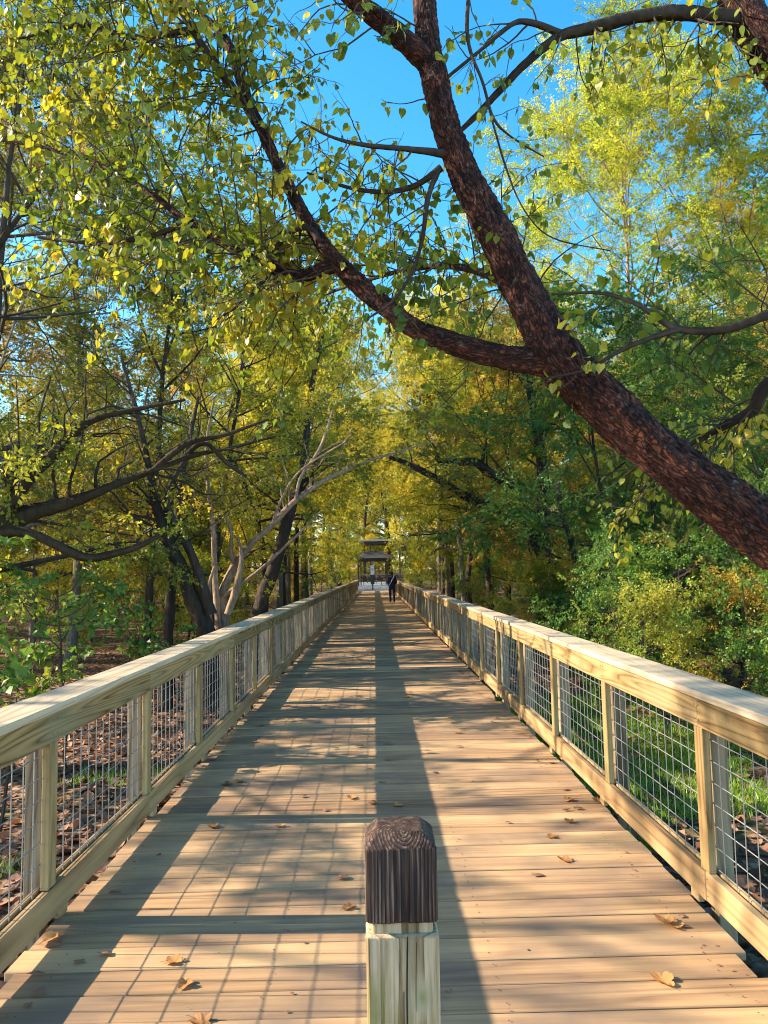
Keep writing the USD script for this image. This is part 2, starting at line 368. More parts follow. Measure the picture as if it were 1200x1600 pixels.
# ------------------------------------------------------------------ boardwalk deck
Y0, Y1, PITCH = -2.0, 70.0, 0.190
XI = 1.575                                      # inner face of the railings
deck = thing('boardwalk_deck', kind='structure')
n_planks = int((Y1 - Y0) / PITCH)
order = sorted(range(n_planks), key=lambda k: (Y0 + k * PITCH < 2.2, k))
late = MB()
for c, k in enumerate(order):
    y = Y0 + k * PITCH
    gap = rng.uniform(0.003, 0.009) if rng.random() > 0.12 else rng.uniform(0.010, 0.016)
    w = PITCH - gap
    xl, xr = -1.60 + rng.uniform(-0.02, 0.03), 1.592 + rng.uniform(-0.018, 0.012) - (0.05 if rng.random() < 0.05 else 0)
    zt = rng.uniform(-0.0025, 0.0025)
    b = MB().box((xl, y, -0.038), (xr, y + w, 0.0), 0.0035)
    v, f = b.get()
    v[:, 2] += zt + 0.0022 * (v[:, 0] / 1.6) * rng.normal() + 0.002 * rng.normal() * (v[:, 1] - y) / w
    v[:, 1] += 0.002 * rng.normal() * v[:, 0] / 1.6
    if c < 300:
        obj('plank', (v, f), M_DECK, deck)
    else:
        late.add(v, f)
obj('far_planks', late.get(), M_DECK, deck, kind='stuff')
sc_ = MB()
for k in range(15, 130):
    y = Y0 + k * PITCH
    for x in (-1.40, -0.47, 0.47, 1.40):
        for dy in (0.045, 0.135):
            px_, py_ = x + rng.normal(0, 0.008), y + dy + rng.normal(0, 0.006)
            a_ = np.arange(6) * np.pi / 3
            sc_.add(np.vstack([np.c_[px_ + 0.0042 * np.cos(a_), py_ + 0.0042 * np.sin(a_), np.full(6, 0.0036)], [[px_, py_, 0.0048]]]), np.array([[6, i, (i + 1) % 6] for i in range(6)]))
obj('screw_heads', sc_.get(), M_JOIST, deck, kind='stuff')
for x in (-1.40, -0.47, 0.47, 1.40):
    obj('joist', MB().box((x - 0.02, Y0, -0.26), (x + 0.02, Y1, -0.042)).get(), M_JOIST, deck)

# ------------------------------------------------------------------ railings
BAY, B0 = 1.524, 3.69
ys = [B0 + BAY * k for k in range(-4, 44)]       # battens
CAP_T, CAP_Z = 0.038, 1.065


def railing(side, label):
    t = thing('wooden_railing', label, 'railing')
    s = side
    def bx(xa, xb, ya, yb, za, zb, bev=0.003, j=0.0015):
        o = rng.normal(0, j, 3); o[1] = 0
        return MB().box((s * xa + o[0], ya, za + o[2]), (s * xb + o[0], yb, zb + o[2]), bev).get()
    zb_, zt_ = 0.885, CAP_Z - CAP_T
    for k in range(0, len(ys) - 1):
        y = ys[k]
        obj('batten', bx(XI + 0.002, XI + 0.040, y - 0.045, y + 0.045, 0.197, zb_ - 0.002), M_BATTEN, t)
        obj('post', bx(XI + 0.082, XI + 0.171, y + 0.055, y + 0.144, -0.6, zt_ - 0.003, 0.005), M_OLD, t)
        # wire panel from this batten to the next
        m = MB(); xw = s * (XI + 0.046)
        ya, yb = y + 0.012, y + BAY - 0.012
        n = 14
        for i in range(n + 1):
            yy = ya + (yb - ya) * i / n + rng.normal(0, 0.002)
            m.tube([(xw, yy, 0.16), (xw + s * 0.002 * rng.normal(), yy + rng.normal(0, 0.002), 0.5), (xw, yy, 0.93)], 0.0028, 4, False)
        for i in range(8):
            zz = 0.215 + 0.1016 * i
            m.tube([(xw + s * 0.005, ya, zz), (xw + s * 0.005, (ya + yb) / 2, zz + rng.normal(0, 0.002)), (xw + s * 0.005, yb, zz)], 0.0028, 4, False)
        obj('wire_mesh_panel', m.get(), M_WIRE, t)
        obj('spacer_block', bx(XI + 0.004, XI + 0.034, y + 0.10, y + 0.19, 0.004, 0.052), M_TOE, t)
    off = 1 if s < 0 else 0
    for k in range(off, len(ys) - 1, 2):
        ya, yb = ys[k] + 0.0015, ys[min(k + 2, len(ys) - 1)] - 0.0015
        obj('top_rail', bx(XI, XI + 0.038, ya, yb, zb_, zt_), M_RAIL, t)
        obj('toe_board', bx(XI, XI + 0.038, ya, yb, 0.055, 0.195), M_TOE, t)
        obj('outer_rail', bx(XI + 0.054, XI + 0.078, ya, yb, zb_ - 0.01, zt_ - 0.001), M_OLD, t)
        obj('outer_toe_board', bx(XI + 0.054, XI + 0.079, ya, yb, 0.078, 0.20), M_TOE, t)
    for k in range(off, len(ys) - 1, 3):
        ya, yb = ys[k] + 0.2 + 0.001, ys[min(k + 3, len(ys) - 1)] + 0.2 - 0.001
        obj('cap_board', bx(XI - 0.014, XI + 0.222, ya, yb, zt_, CAP_Z, 0.004), M_CAP, t)
    m = MB()
    for k in range(1, 14):                        # nail heads on the faces of the rails
        for z in (0.92, 0.99, 0.085, 0.165):
            for dy in (-0.02, 0.022):
                m.tube([(s * (XI - 0.001), ys[k] + dy, z), (s * (XI + 0.004), ys[k] + dy, z)], 0.004, 6)
    obj('nail_heads', m.get(), M_JOIST, t, kind='stuff')


railing(-1, 'long wooden railing with wire mesh along the left edge of the boardwalk')
railing(1, 'long wooden railing with wire mesh along the right edge of the boardwalk')

# ------------------------------------------------------------------ trees: makers
def leaf_blade(L, W, fold=0.18, droop=0.15):
    """a small pointed oval, folded along its midrib: 6 vertices, 4 triangles, along +x"""
    v = np.array([[0, 0, 0], [0.45 * L, 0.5 * W, fold * W], [0.45 * L, -0.5 * W, fold * W], [0.5 * L, 0, -0.02 * L], [0.78 * L, 0, -droop * 0.5 * L], [L, 0, -droop * L]])
    f = np.array([[0, 3, 1], [0, 2, 3], [3, 5, 1], [3, 2, 5]])
    return v[[0, 1, 2, 3, 5]], np.array([[0, 3, 1], [0, 2, 3], [3, 4, 1], [3, 2, 4]])


def rot_to(d, roll):
    x = unit(d); ref = np.array([0, 0, 1.0]) if abs(x[2]) < 0.95 else np.array([1.0, 0, 0])
    y = unit(np.cross(ref, x)); z = np.cross(x, y)
    c, s = math.cos(roll), math.sin(roll)
    return np.stack([x, c * y + s * z, -s * y + c * z], 1)


def make_spray(seed, n_tw, n_leaf, L, W, length=0.85, flat=0.45):
    """a leafy branch end about 0.85 m long, along +x: (leaf mesh, twig mesh)"""
    r = np.random.default_rng(seed)
    lv, lf, n = [], [], 0
    tw = MB()
    main = np.array([[0, 0, 0], [0.3, 0.02, 0.02], [0.6, -0.02, 0.03], [1.0, 0, -0.03]]) * length
    main[1:, 1:] += r.normal(0, 0.03, (3, 2))
    tw.tube(main, [0.006, 0.005, 0.004, 0.002], 3, False)
    lines = [main]
    for k in range(n_tw):
        u = r.uniform(0.08, 0.9); p = spline(main, 50)[int(u * 49)]
        a = r.uniform(0.5, 1.1) * r.choice([-1, 1])
        d = unit([math.cos(a), math.sin(a), r.normal(0, flat * 0.6)])
        ln = length * r.uniform(0.25, 0.55) * (1.1 - 0.5 * u)
        q = np.stack([p, p + d * ln * 0.5 + [0, 0, 0.01], p + d * ln + [0, 0, -0.03]])
        tw.tube(q, [0.0035, 0.003, 0.0015], 3, False); lines.append(q)
    for k in range(n_leaf):
        ln = lines[r.integers(len(lines))]
        sp = spline(ln, 20); i = r.integers(3, 20)
        p, t = sp[i], unit(sp[min(i + 1, 19)] - sp[i - 1])
        side = r.choice([-1, 1])
        lat = unit(np.cross([0, 0, 1], t)) * side
        d = unit(t * r.uniform(0.1, 0.9) + lat * r.uniform(0.3, 1) + [0, 0, r.normal(-0.15, flat)])
        s = r.uniform(0.65, 1.2)
        v, f = leaf_blade(L * s, W * s, r.uniform(0.0, 0.3), r.uniform(0, 0.35))
        v = v @ rot_to(d, r.normal(0, 0.75)).T + p + d * 0.012
        lv.append(v); lf.append(f + n); n += len(v)
    return (np.vstack(lv), np.vstack(lf)), tw.get()


SPRAYS = {
    'fine': [make_spray(100 + k, 7, 85, 0.072, 0.042) for k in range(3)],
    'broad': [make_spray(200 + k, 6, 52, 0.105, 0.075, flat=0.35) for k in range(3)],
    'far': [make_spray(300 + k, 6, 44, 0.13, 0.09, length=1.1, flat=0.6) for k in range(3)],
    'big': [make_spray(400 + k, 5, 22, 0.13, 0.105, length=0.7, flat=0.3) for k in range(3)],
}


def frames(D, roll):
    """(n, 3, 3) rotations turning +x to D with a roll about it"""
    x = D / np.linalg.norm(D, axis=1, keepdims=True)
    ref = np.where(np.abs(x[:, 2:]) < 0.95, [[0, 0, 1.0]], [[1.0, 0, 0]])
    y = np.cross(ref, x); y /= np.linalg.norm(y, axis=1, keepdims=True)
    z = np.cross(x, y)
    c, s = np.cos(roll)[:, None], np.sin(roll)[:, None]
    return np.stack([x, c * y + s * z, -s * y + c * z], 2)


def quats(D, roll):
    """unit quaternions (w, x, y, z) of those frames"""
    m = frames(D, roll)
    t = np.stack([1 + m[:, 0, 0] + m[:, 1, 1] + m[:, 2, 2], 1 + m[:, 0, 0] - m[:, 1, 1] - m[:, 2, 2], 1 - m[:, 0, 0] + m[:, 1, 1] - m[:, 2, 2], 1 - m[:, 0, 0] - m[:, 1, 1] + m[:, 2, 2]], 1)
    k = t.argmax(1); q = np.sqrt(np.maximum(t, 1e-12)) / 2
    sg = np.ones_like(q)
    a, b_, c = m[:, 2, 1] - m[:, 1, 2], m[:, 0, 2] - m[:, 2, 0], m[:, 1, 0] - m[:, 0, 1]
    d, e, f = m[:, 1, 0] + m[:, 0, 1], m[:, 0, 2] + m[:, 2, 0], m[:, 2, 1] + m[:, 1, 2]
    rows = np.stack([np.stack([np.ones_like(a), a, b_, c], 1), np.stack([a, np.ones_like(a), d, e], 1), np.stack([b_, d, np.ones_like(a), f], 1), np.stack([c, e, f, np.ones_like(a)], 1)], 1)
    sg = np.where(rows[np.arange(len(k)), k] < 0, -1.0, 1.0)
    return q * sg


def fall(P):
    """where the sun's shadow of points P lands at deck height"""
    return P - SUN * (P[:, 2] / SUN[2])[:, None]


def light_gap(P):
    """True where the canopy is open, so that the shafts of sun of the photograph reach the boardwalk and the clearing"""
    h = fall(P); x, y = h[:, 0], h[:, 1]
    n = 0.65 * meshkit.fbm(np.stack([x * 0.28 + 3.0, y * 0.75, 0 * x], -1), 2, 21) + 0.35 * meshkit.noise(np.stack([x * 0.9, y * 2.6, 0 * x], -1), 5)
    want = np.interp(y, [-4, 1, 5.5, 7.5, 10, 13, 14.5, 19, 21, 26, 60, 64, 66], [0.5, 0.66, 0.62, 0.55, 0.50, 0.46, 0.53, 0.5, 0.40, 0.36, 0.36, 0.5, 0.36])
    want = np.where((x > -2.2) & (x < 4.0), want, np.where((x > 0) & (x < 9.5) & (y > 5) & (y < 14), 0.82, np.where((x > 0) & (x < 20), 0.40, 0.26)))
    return n < want


class Tree:
    def __init__(s, name, label, cat='tree', group=None, bark=None, seed=0):
        s.name, s.label, s.cat, s.group, s.bark = name, label, cat, group, bark
        s.r = np.random.default_rng(seed)
        s.mb = MB(); s.P, s.D, s.S = [], [], []
        s.extra = []

    def limb(s, pts, r0, r1, sides=7, n=None, wob=0.0):
        n = n or max(5, int(2.2 * len(pts)))
        sp = spline(pts, n)
        if wob:
            sp[1:-1] += s.r.normal(0, wob, (n - 2, 3))
        u = np.linspace(0, 1, n)
        s.mb.tube(sp, r0 + (r1 - r0) * u ** 0.85, sides)
        return sp

    def spray(s, p, d, sc):
        s.P.append(p); s.D.append(d); s.S.append(sc)

    def fork(s, sp, rad, n_sub, length, start=0.25, up=0.25, per=6, scale=1.0, spread=1.0, leafy=1.0, hang=0.0, bias=None):
        """side branches along a limb, each carrying leafy ends"""
        m = len(sp)
        for k in range(n_sub):
            u = start + (1 - start) * (k + s.r.random()) / n_sub
            i = min(int(u * (m - 1)), m - 2)
            p = sp[i] + (sp[i + 1] - sp[i]) * s.r.random()
            t = unit(sp[i + 1] - sp[i])
            d = s.r.normal(0, 1, 3); d -= t * (d @ t)
            d = unit(d) * spread + t * s.r.uniform(0.3, 0.9) + np.array([0, 0, up])
            if bias is not None:
                d = d + bias
            d = unit(d)
            L = length * s.r.uniform(0.6, 1.2) * (1.15 - 0.55 * u)
            q = np.stack([p, p + d * L * 0.35 + s.r.normal(0, 0.05, 3) * L, p + d * L * 0.7 + s.r.normal(0, 0.08, 3) * L, p + d * L + s.r.normal(0, 0.10, 3) * L + [0, 0, -hang * L]])
            q = spline(q, 7)
            r0 = rad * (1 - 0.6 * u) * 0.45
            s.mb.tube(q, np.linspace(max(r0, 0.008), 0.005, 7), 4, False)
            if leafy and s.r.random() < leafy:
                for j in range(per):
                    w = s.r.uniform(0.25, 1.0) ** 0.8
                    a = q[min(int(w * 6), 6)]
                    e = unit(unit(q[-1] - q[0]) * s.r.uniform(0.2, 1.0) + s.r.normal(0, 0.6, 3) * [1, 1, 0.7])
                    s.spray(a + s.r.normal(0, 0.12, 3) * scale, e, scale * s.r.uniform(0.75, 1.25))

    def build(s, kind, leaf_mat_, gap=True, loc=None, keep=None, trunk_name='trunk'):
        root = thing(s.name, s.label, s.cat, s.group)
        obj(trunk_name, s.mb.get(), s.bark, root, smooth=50)
        for nm, mb, mt in s.extra:
            obj(nm, mb, mt, root, smooth=50)
        if not s.P:
            return root
        P, D, S = np.array(s.P), np.array(s.D), np.array(s.S)
        ok = np.ones(len(P), bool)
        if gap:
            ok &= ~light_gap(P + D / np.linalg.norm(D, axis=1, keepdims=True) * 0.4 * S[:, None])
        if keep is not None:
            ok &= keep(P)
        # nothing grows through the railings or over the deck below head height
        ok &= ~((np.abs(P[:, 0]) < 2.6) & (P[:, 2] < 2.6))
        ok &= P[:, 2] > ground_z(P[:, 0], P[:, 1]) + 0.15
        P, D, S = P[ok], D[ok], S[ok]
        scatter(root, 'crown', SPRAYS[kind], leaf_mat_, P, D, S, s.r)
        return root


N_INST = [0]


def scatter(root, name, protos, lm, P, D, S, r, twig=True):
    n = len(P)
    if n == 0:
        return
    N_INST[0] += n
    path = numbered(f'{root}/{name}')
    pi = UsdGeom.PointInstancer.Define(stage, path)
    targets = []
    for k, (lv, tv) in enumerate(protos):
        x = UsdGeom.Xform.Define(stage, f'{path}/leaf_spray_{k + 1:03d}')
        usdkit.mesh(stage, f'{path}/leaf_spray_{k + 1:03d}/leaves', lv, lm).CreateDoubleSidedAttr(True)
        if twig and tv is not None:
            usdkit.mesh(stage, f'{path}/leaf_spray_{k + 1:03d}/twigs', tv, M_TWIG)
        targets.append(x.GetPath())
    pi.CreatePrototypesRel().SetTargets(targets)
    q = quats(D, r.normal(0, 0.5, n)).astype(np.float32)
    pi.CreateProtoIndicesAttr(Vt.IntArray.FromNumpy(r.integers(0, len(protos), n).astype(np.int32)))
    pi.CreatePositionsAttr(Vt.Vec3fArray.FromNumpy(P.astype(np.float32)))
    pi.CreateOrientationsAttr(Vt.QuathArray([Gf.Quath(float(a), float(b), float(c), float(d)) for a, b, c, d in q]))
    pi.CreateScalesAttr(Vt.Vec3fArray.FromNumpy(np.repeat(S[:, None], 3, 1).astype(np.float32)))
    tag(pi, kind='stuff')


def forest_tree(name, label, x, y, h, seed, kind, lm, bark, group=None, base=0.3, rad=2.8, lean=(0, 0), r0=None, limbs=15, subs=6, per=6, scale=1.0, gap=True, keep=None, top=0.25):
    t = Tree(name, label, 'tree', group, bark, seed)
    r = t.r
    z = float(ground_z(x, y)) - 0.1
    r0 = r0 or 0.0078 * h + 0.015
    pts = np.array([[x, y, z], [x + lean[0] * 0.25 + r.normal(0, 0.12), y + r.normal(0, 0.12) + lean[1] * 0.25, z + h * 0.3], [x + lean[0] * 0.6 + r.normal(0, 0.25), y + lean[1] * 0.6 + r.normal(0, 0.25), z + h * 0.65], [x + lean[0], y + lean[1], z + h * 0.97]])
    sp = t.limb(pts, r0, 0.02, 8, 16, 0.02)
    # root flare
    t.mb.tube([[x, y, z - 0.1], [x, y, z + 0.12], sp[1]], [r0 * 1.5, r0 * 1.25, r0 * 0.98], 8, False)
    for k in range(limbs):
        u = base + (0.98 - base) * (k + r.random()) / limbs
        p = sp[min(int(u * 15), 14)] * (1 - (u * 15) % 1) + sp[min(int(u * 15) + 1, 15)] * ((u * 15) % 1)
        v = (u - base) / (1 - base)
        prof = (0.55 + 0.9 * v) * (1 - v) ** 0.6 * 1.25 + top * 0.5
        L = rad * prof * r.uniform(0.7, 1.2)
        a = k * 2.4 + r.normal(0, 0.4)
        el = 0.15 + 0.9 * v + r.normal(0, 0.15)
        d = np.array([math.cos(a) * math.cos(el), math.sin(a) * math.cos(el), math.sin(el)])
        q = np.stack([p, p + d * L * 0.4 + r.normal(0, 0.06, 3) * L, p + d * L * 0.75 + [0, 0, 0.05 * L] + r.normal(0, 0.08, 3) * L, p + d * L + r.normal(0, 0.1, 3) * L])
        lr = r0 * (1 - u) * 0.55 + 0.009
        ls = t.limb(q, lr, 0.008, 5, 8)
        t.fork(ls, lr, subs, L * 0.5, 0.25, 0.1, per, scale)
    t.fork(sp, r0 * 0.3, 4, rad * 0.4, 0.8, 0.5, per, scale)
    return t.build(kind, lm, gap, keep=keep)


# ------------------------------------------------------------------ the woods
R = np.random.default_rng(5)
BARKS = [M_BARK_DARK, M_BARK_GREY, M_BARK_DARK]


def open_sky(P):
    """the canopy stays open above the boardwalk and just right of it"""
    return ~((P[:, 0] > -2.2) & (P[:, 0] < 0.22 * P[:, 1] + 0.5) & (P[:, 2] > 3.2 + 0.34 * P[:, 1] + 0.9 * np.sin(P[:, 0] * 1.7 + P[:, 1])) & (P[:, 1] < 48))


# --- the near trees, one by one: their crowns let the shafts of sun through
def near(x, y, h, kind, lm, bark, label, group, **kw):
    forest_tree('forest_tree', label, x, y, h, int(R.integers(1e6)), kind, lm, bark, group, keep=open_sky, **kw)


NL, NR = 'trees of the near wood on the left', 'trees of the near wood on the right'
near(-13.5, 4.2, 12.0, 'fine', G_YELLOW, M_BARK_DARK, 'autumn tree farther left whose shade falls across the near planks', NL, rad=3.6, base=0.4)
near(-10.5, 7.6, 10.5, 'fine', G_MIX, M_BARK_GREY, 'autumn tree on the left behind the old tree with the mossy limb', NL, rad=3.2, base=0.4)
near(-6.0, 11.5, 12.5, 'fine', G_YELLOW, M_BARK_DARK, 'yellow green tree behind the old leaning tree at the left edge', NL, rad=3.6, base=0.2, lean=(0.6, 0), per=8)
near(-8.5, 14.5, 15.5, 'fine', G_MIX, M_BARK_GREY, 'mixed green and rust tree at the left edge, its top in the upper left corner', NL, rad=4.0, base=0.2, limbs=20, per=8)
near(-5.6, 18.0, 13.0, 'fine', G_YELLOW, M_BARK_DARK, 'yellow green tree behind the pale stemmed tree on the left', NL, rad=4.2, base=0.2, lean=(1.0, 0), limbs=19, per=8)
near(-8.8, 21.5, 17.0, 'fine', G_MIX, M_BARK_GREY, 'tall rust and green tree left of the pale stemmed tree, deeper in', NL, rad=4.2, base=0.2, limbs=20, per=8)
near(-5.4, 24.5, 14.0, 'broad', G_YELLOW, M_BARK_DARK, 'broad leaved yellow tree behind the dark leaning trunk on the left', NL, rad=4.2, base=0.2, lean=(1.2, 0), limbs=18, per=8)
near(-12.0, 18.0, 15.0, 'fine', G_YELLOW, M_BARK_GREY, 'tall yellow tree farthest left in the near wood', NL, rad=4.2, base=0.2, limbs=20, per=8)
near(-14.5, 13.5, 14.5, 'fine', G_MIX, M_BARK_GREY, 'rusty tree at the left edge, deeper in behind the old leaning tree', NL, rad=4.2, base=0.15, limbs=20, per=8)
near(-12.5, 24.0, 16.0, 'fine', G_YELLOW, M_BARK_DARK, 'tall yellow green tree deep behind the dark stemmed tree', NL, rad=4.4, base=0.15, limbs=20, per=8)
near(-16.5, 20.0, 17.0, 'broad', G_YELLOW, M_BARK_GREY, 'tall broad leaved tree deepest in at the left edge', NL, rad=4.4, base=0.15, limbs=20, per=8)
near(6.4, 11.0, 6.2, 'fine', G_GREEN, M_BARK_DARK, 'low dark green tree right of the boardwalk under the leaning trunk', NR, rad=3.4, base=0.12)
near(5.6, 17.0, 7.6, 'broad', G_GREEN, M_BARK_DARK, 'bright green broad leaved tree over the right railing, mid way', NR, rad=3.8, base=0.15, lean=(-0.6, 0), limbs=18)
near(9.2, 15.0, 7.5, 'fine', G_MIX, M_BARK_GREY, 'rust and green tree at the right edge behind the low dark green tree', NR, rad=3.8, base=0.12)
near(5.4, 24.0, 9.5, 'fine', G_MIX, M_BARK_DARK, 'brownish tree right of the boardwalk with crooked dark limbs reaching over it', NR, rad=4.2, base=0.18, lean=(-0.8, 0), limbs=18)
near(9.5, 22.0, 9.0, 'fine', G_YELLOW, M_BARK_GREY, 'yellow green tree in front of the very tall pale tree on the right', NR, rad=4.0, base=0.15)
near(13.0, 20.0, 10.5, 'broad', G_YELLOW, M_BARK_DARK, 'yellow broad leaved tree at the right edge below the tall trees', NR, rad=4.2, base=0.15)
forest_tree('tall_pale_tree', 'very tall bright yellow tree with a pale trunk, right of the gap of blue sky', 9.8, 30.5, 22.5, 77, 'fine', G_LIME, M_BARK_PALE,
            base=0.36, rad=5.8, r0=0.2, limbs=38, subs=8, per=10, scale=1.15, lean=(0.8, 0), top=0.6)


# --- the deeper wood: a few grown trees, repeated
def lite(seed, n_tw, n_leaf, L, W, length, flat):
    (v, f), tw = make_spray(seed, n_tw, n_leaf, L, W, length, flat)
    n = len(v) // 5
    v = v.reshape(n, 5, 3)[:, [0, 1, 2, 4]]
    f = (np.arange(n) * 4)[:, None, None] + np.array([[0, 3, 1], [0, 2, 3]])
    return v.reshape(-1, 3), f.reshape(-1, 3)


LITE = [lite(500 + k, 7, 92, 0.085, 0.055, 1.0, 0.5) for k in range(3)]


def kind_of_tree(name, h, rad, base, limbs, subs, per, seed, lm, bark, top=0.3, lean=0.4, scale=1.0):
    c = stage.CreateClassPrim(f'/World/{name}_kind')
    t = Tree(name, '', seed=seed)
    r = t.r
    r0 = 0.011 * h + 0.02
    pts = np.array([[0, 0, -0.5], [r.normal(0, 0.12), r.normal(0, 0.12), h * 0.3], [r.normal(0, lean), r.normal(0, lean), h * 0.65], [r.normal(0, lean), r.normal(0, lean), h * 0.97]])
    sp = t.limb(pts, r0, 0.02, 7, 16, 0.02)
    for k in range(limbs):
        u = base + (0.98 - base) * (k + r.random()) / limbs
        w = u * 15; i = min(int(w), 14)
        p = sp[i] + (sp[i + 1] - sp[i]) * (w - i)
        v = (u - base) / (1 - base)
        L = rad * ((0.55 + 0.9 * v) * (1 - v) ** 0.6 * 1.25 + top * 0.5) * r.uniform(0.65, 1.25)
        a = k * 2.4 + r.normal(0, 0.4); el = 0.1 + 0.9 * v + r.normal(0, 0.2)
        d = np.array([math.cos(a) * math.cos(el), math.sin(a) * math.cos(el), math.sin(el)])
        q = np.stack([p, p + d * L * 0.4 + r.normal(0, 0.06, 3) * L, p + d * L * 0.75 + r.normal(0, 0.08, 3) * L, p + d * L + r.normal(0, 0.1, 3) * L])
        ls = t.limb(q, r0 * (1 - u) * 0.55 + 0.012, 0.008, 4, 7)
        t.fork(ls, r0 * 0.3, subs, L * 0.5, 0.2, 0.1, per, scale)
    t.fork(sp, r0 * 0.3, 4, rad * 0.4, 0.8, 0.5, per, scale)
    P, D, S = np.array(t.P), np.array(t.D), np.array(t.S)
    Rm = frames(D, r.normal(0, 0.6, len(P)))
    which = r.integers(0, len(LITE), len(P))
    V, F, n = [], [], 0
    for k, (v, f) in enumerate(LITE):
        m = which == k
        w = np.einsum('nij,vj->nvi', Rm[m], v) * S[m][:, None, None] + P[m][:, None]
        V.append(w.reshape(-1, 3)); F.append((f[None] + (n + np.arange(m.sum()) * len(v))[:, None, None]).reshape(-1, 3)); n += m.sum() * len(v)
    obj('trunk', t.mb.get(), bark, str(c.GetPath()), smooth=50)
    obj('crown', (np.vstack(V), np.vstack(F)), lm, str(c.GetPath()), kind='stuff')
    return str(c.GetPath())


K_TALL = [kind_of_tree('tall_yellow_tree', 18, 4.4, 0.22, 20, 6, 6, 1, G_YELLOW, M_BARK_GREY), kind_of_tree('tall_golden_tree', 18, 4.6, 0.25, 20, 6, 6, 2, G_GOLD, M_BARK_DARK, top=0.5),
          kind_of_tree('tall_rusty_tree', 17, 4.2, 0.25, 18, 6, 6, 3, G_MIX, M_BARK_DARK)]
K_MID = [kind_of_tree('slim_yellow_tree', 10, 3.4, 0.15, 15, 5, 6, 4, G_YELLOW, M_BARK_DARK), kind_of_tree('slim_rusty_tree', 10, 3.2, 0.18, 15, 5, 6, 5, G_MIX, M_BARK_GREY), kind_of_tree('slim_green_tree', 9, 3.2, 0.12, 14, 5, 6, 6, G_GREEN, M_BARK_DARK)]
K_HIGH = [kind_of_tree('high_yellow_tree', 12, 3.8, 0.36, 15, 5, 6, 14, G_YELLOW, M_BARK_DARK), kind_of_tree('high_golden_tree', 12, 3.8, 0.36, 15, 5, 6, 15, G_GOLD, M_BARK_GREY)]
H_Y, H_G = K_HIGH
K_LOW = [kind_of_tree('green_bush', 3.2, 1.7, 0.05, 9, 4, 5, 7, G_GREEN, M_TWIG, top=0.6, scale=0.8), kind_of_tree('yellow_bush', 3.4, 1.7, 0.08, 9, 4, 5, 8, G_YELLOW, M_TWIG, top=0.6, scale=0.8), kind_of_tree('rusty_bush', 3.0, 1.6, 0.08, 9, 4, 4, 9, G_MIX, M_TWIG, top=0.6, scale=0.8)]


def repeat(kind, name, label, cat, group, x, y, sc, sz=None):
    r = thing(name, label, cat, group, loc=(x, y, float(ground_z(x, y)) - 0.05), rz=R.uniform(1, 359))
    p = stage.GetPrimAtPath(r)
    UsdGeom.Xformable(p).AddScaleOp().Set(Gf.Vec3f(sc, sc, sz or sc))
    p.GetReferences().AddInternalReference(kind)
    p.SetInstanceable(True)


def spots(n, x0, x1, y0, y1, dist, avoid=()):
    out = []
    for _ in range(6000):
        p = (R.uniform(x0, x1), R.uniform(y0, y1))
        if all((p[0] - q[0]) ** 2 + (p[1] - q[1]) ** 2 > dist ** 2 for q in list(out) + list(avoid)):
            out.append(p)
            if len(out) == n:
                break
    return out


def wood(name, label, group, where, kinds, lo, hi, cat='tree', tall=1.0):
    for x, y in where:
        s_ = R.uniform(lo, hi)
        repeat(kinds[R.integers(len(kinds))], name, label, cat, group, x, y, s_, s_ * R.uniform(0.92, 1.1) * tall)


T_Y, T_G, T_R = K_TALL
M_Y, M_R, M_G = K_MID
wood('tall_tree', 'tall autumn tree deep in the wood left of the boardwalk', 'tall trees of the deeper wood on the left', spots(16, -34, -11, 24, 62, 5.0), [T_Y, T_Y, T_R, T_G], 0.6, 0.8)
for x, y, k, s_, sz, lab in [(-4.4, 74, T_Y, 1.15, 1.55, 'very tall tree at the far end of the left railing, behind the bin'), (4.6, 75, T_G, 1.15, 1.6, 'very tall golden tree at the far end of the right railing'),
                             (-1.5, 108, T_G, 1.4, 1.5, 'tall golden tree straight behind the flat roofed shelter'), (14.0, 27.5, T_Y, 1.1, 1.15, 'tall yellow green tree at the upper right edge behind the very tall pale one')]:
    repeat(k, 'tall_tree', lab, 'tree', None, x, y, s_, sz)
wood('tall_tree', 'tall autumn tree deep in the wood right of the boardwalk', 'tall trees of the deeper wood on the right', spots(22, 13, 38, 26, 66, 4.2, [(9.8, 30.5)]), [T_Y, T_G, T_Y, T_R], 0.8, 1.05)
ORD = ['nearest', 'second', 'third', 'fourth', 'fifth', 'sixth', 'seventh', 'eighth', 'ninth', 'tenth']
for side, row in (('left', [(-4.4, 29, H_Y, 1.1, 1.05), (-4.4, 34, H_G, 1.15, 1.15), (-4.8, 39, H_Y, 1.2, 1.25), (-5.2, 44, T_Y, 0.95, 0.95), (-5.2, 49, T_G, 1.0, 1.1), (-5.4, 54, T_Y, 1.05, 1.25), (-5.6, 60, T_G, 1.1, 1.4), (-5.8, 66, T_Y, 1.1, 1.4)]),
                  ('right', [(4.7, 30, H_Y, 1.05, 0.9), (4.5, 35, H_Y, 1.15, 1.05), (4.8, 40, H_G, 1.2, 1.2), (5.2, 45, T_Y, 0.9, 0.9), (5.2, 50, T_G, 1.0, 1.1), (5.4, 55, T_Y, 1.05, 1.25), (5.6, 61, T_G, 1.1, 1.35), (5.8, 67, T_Y, 1.1, 1.4)])):
    for q, (x, y, k, s_, sz) in enumerate(row):
        repeat(k, 'arching_tree', f'{ORD[q]} tree along the far half of the {side} railing, leaning over the boardwalk', 'tree', f'trees arching over the far half from the {side}', x, y, s_, sz)
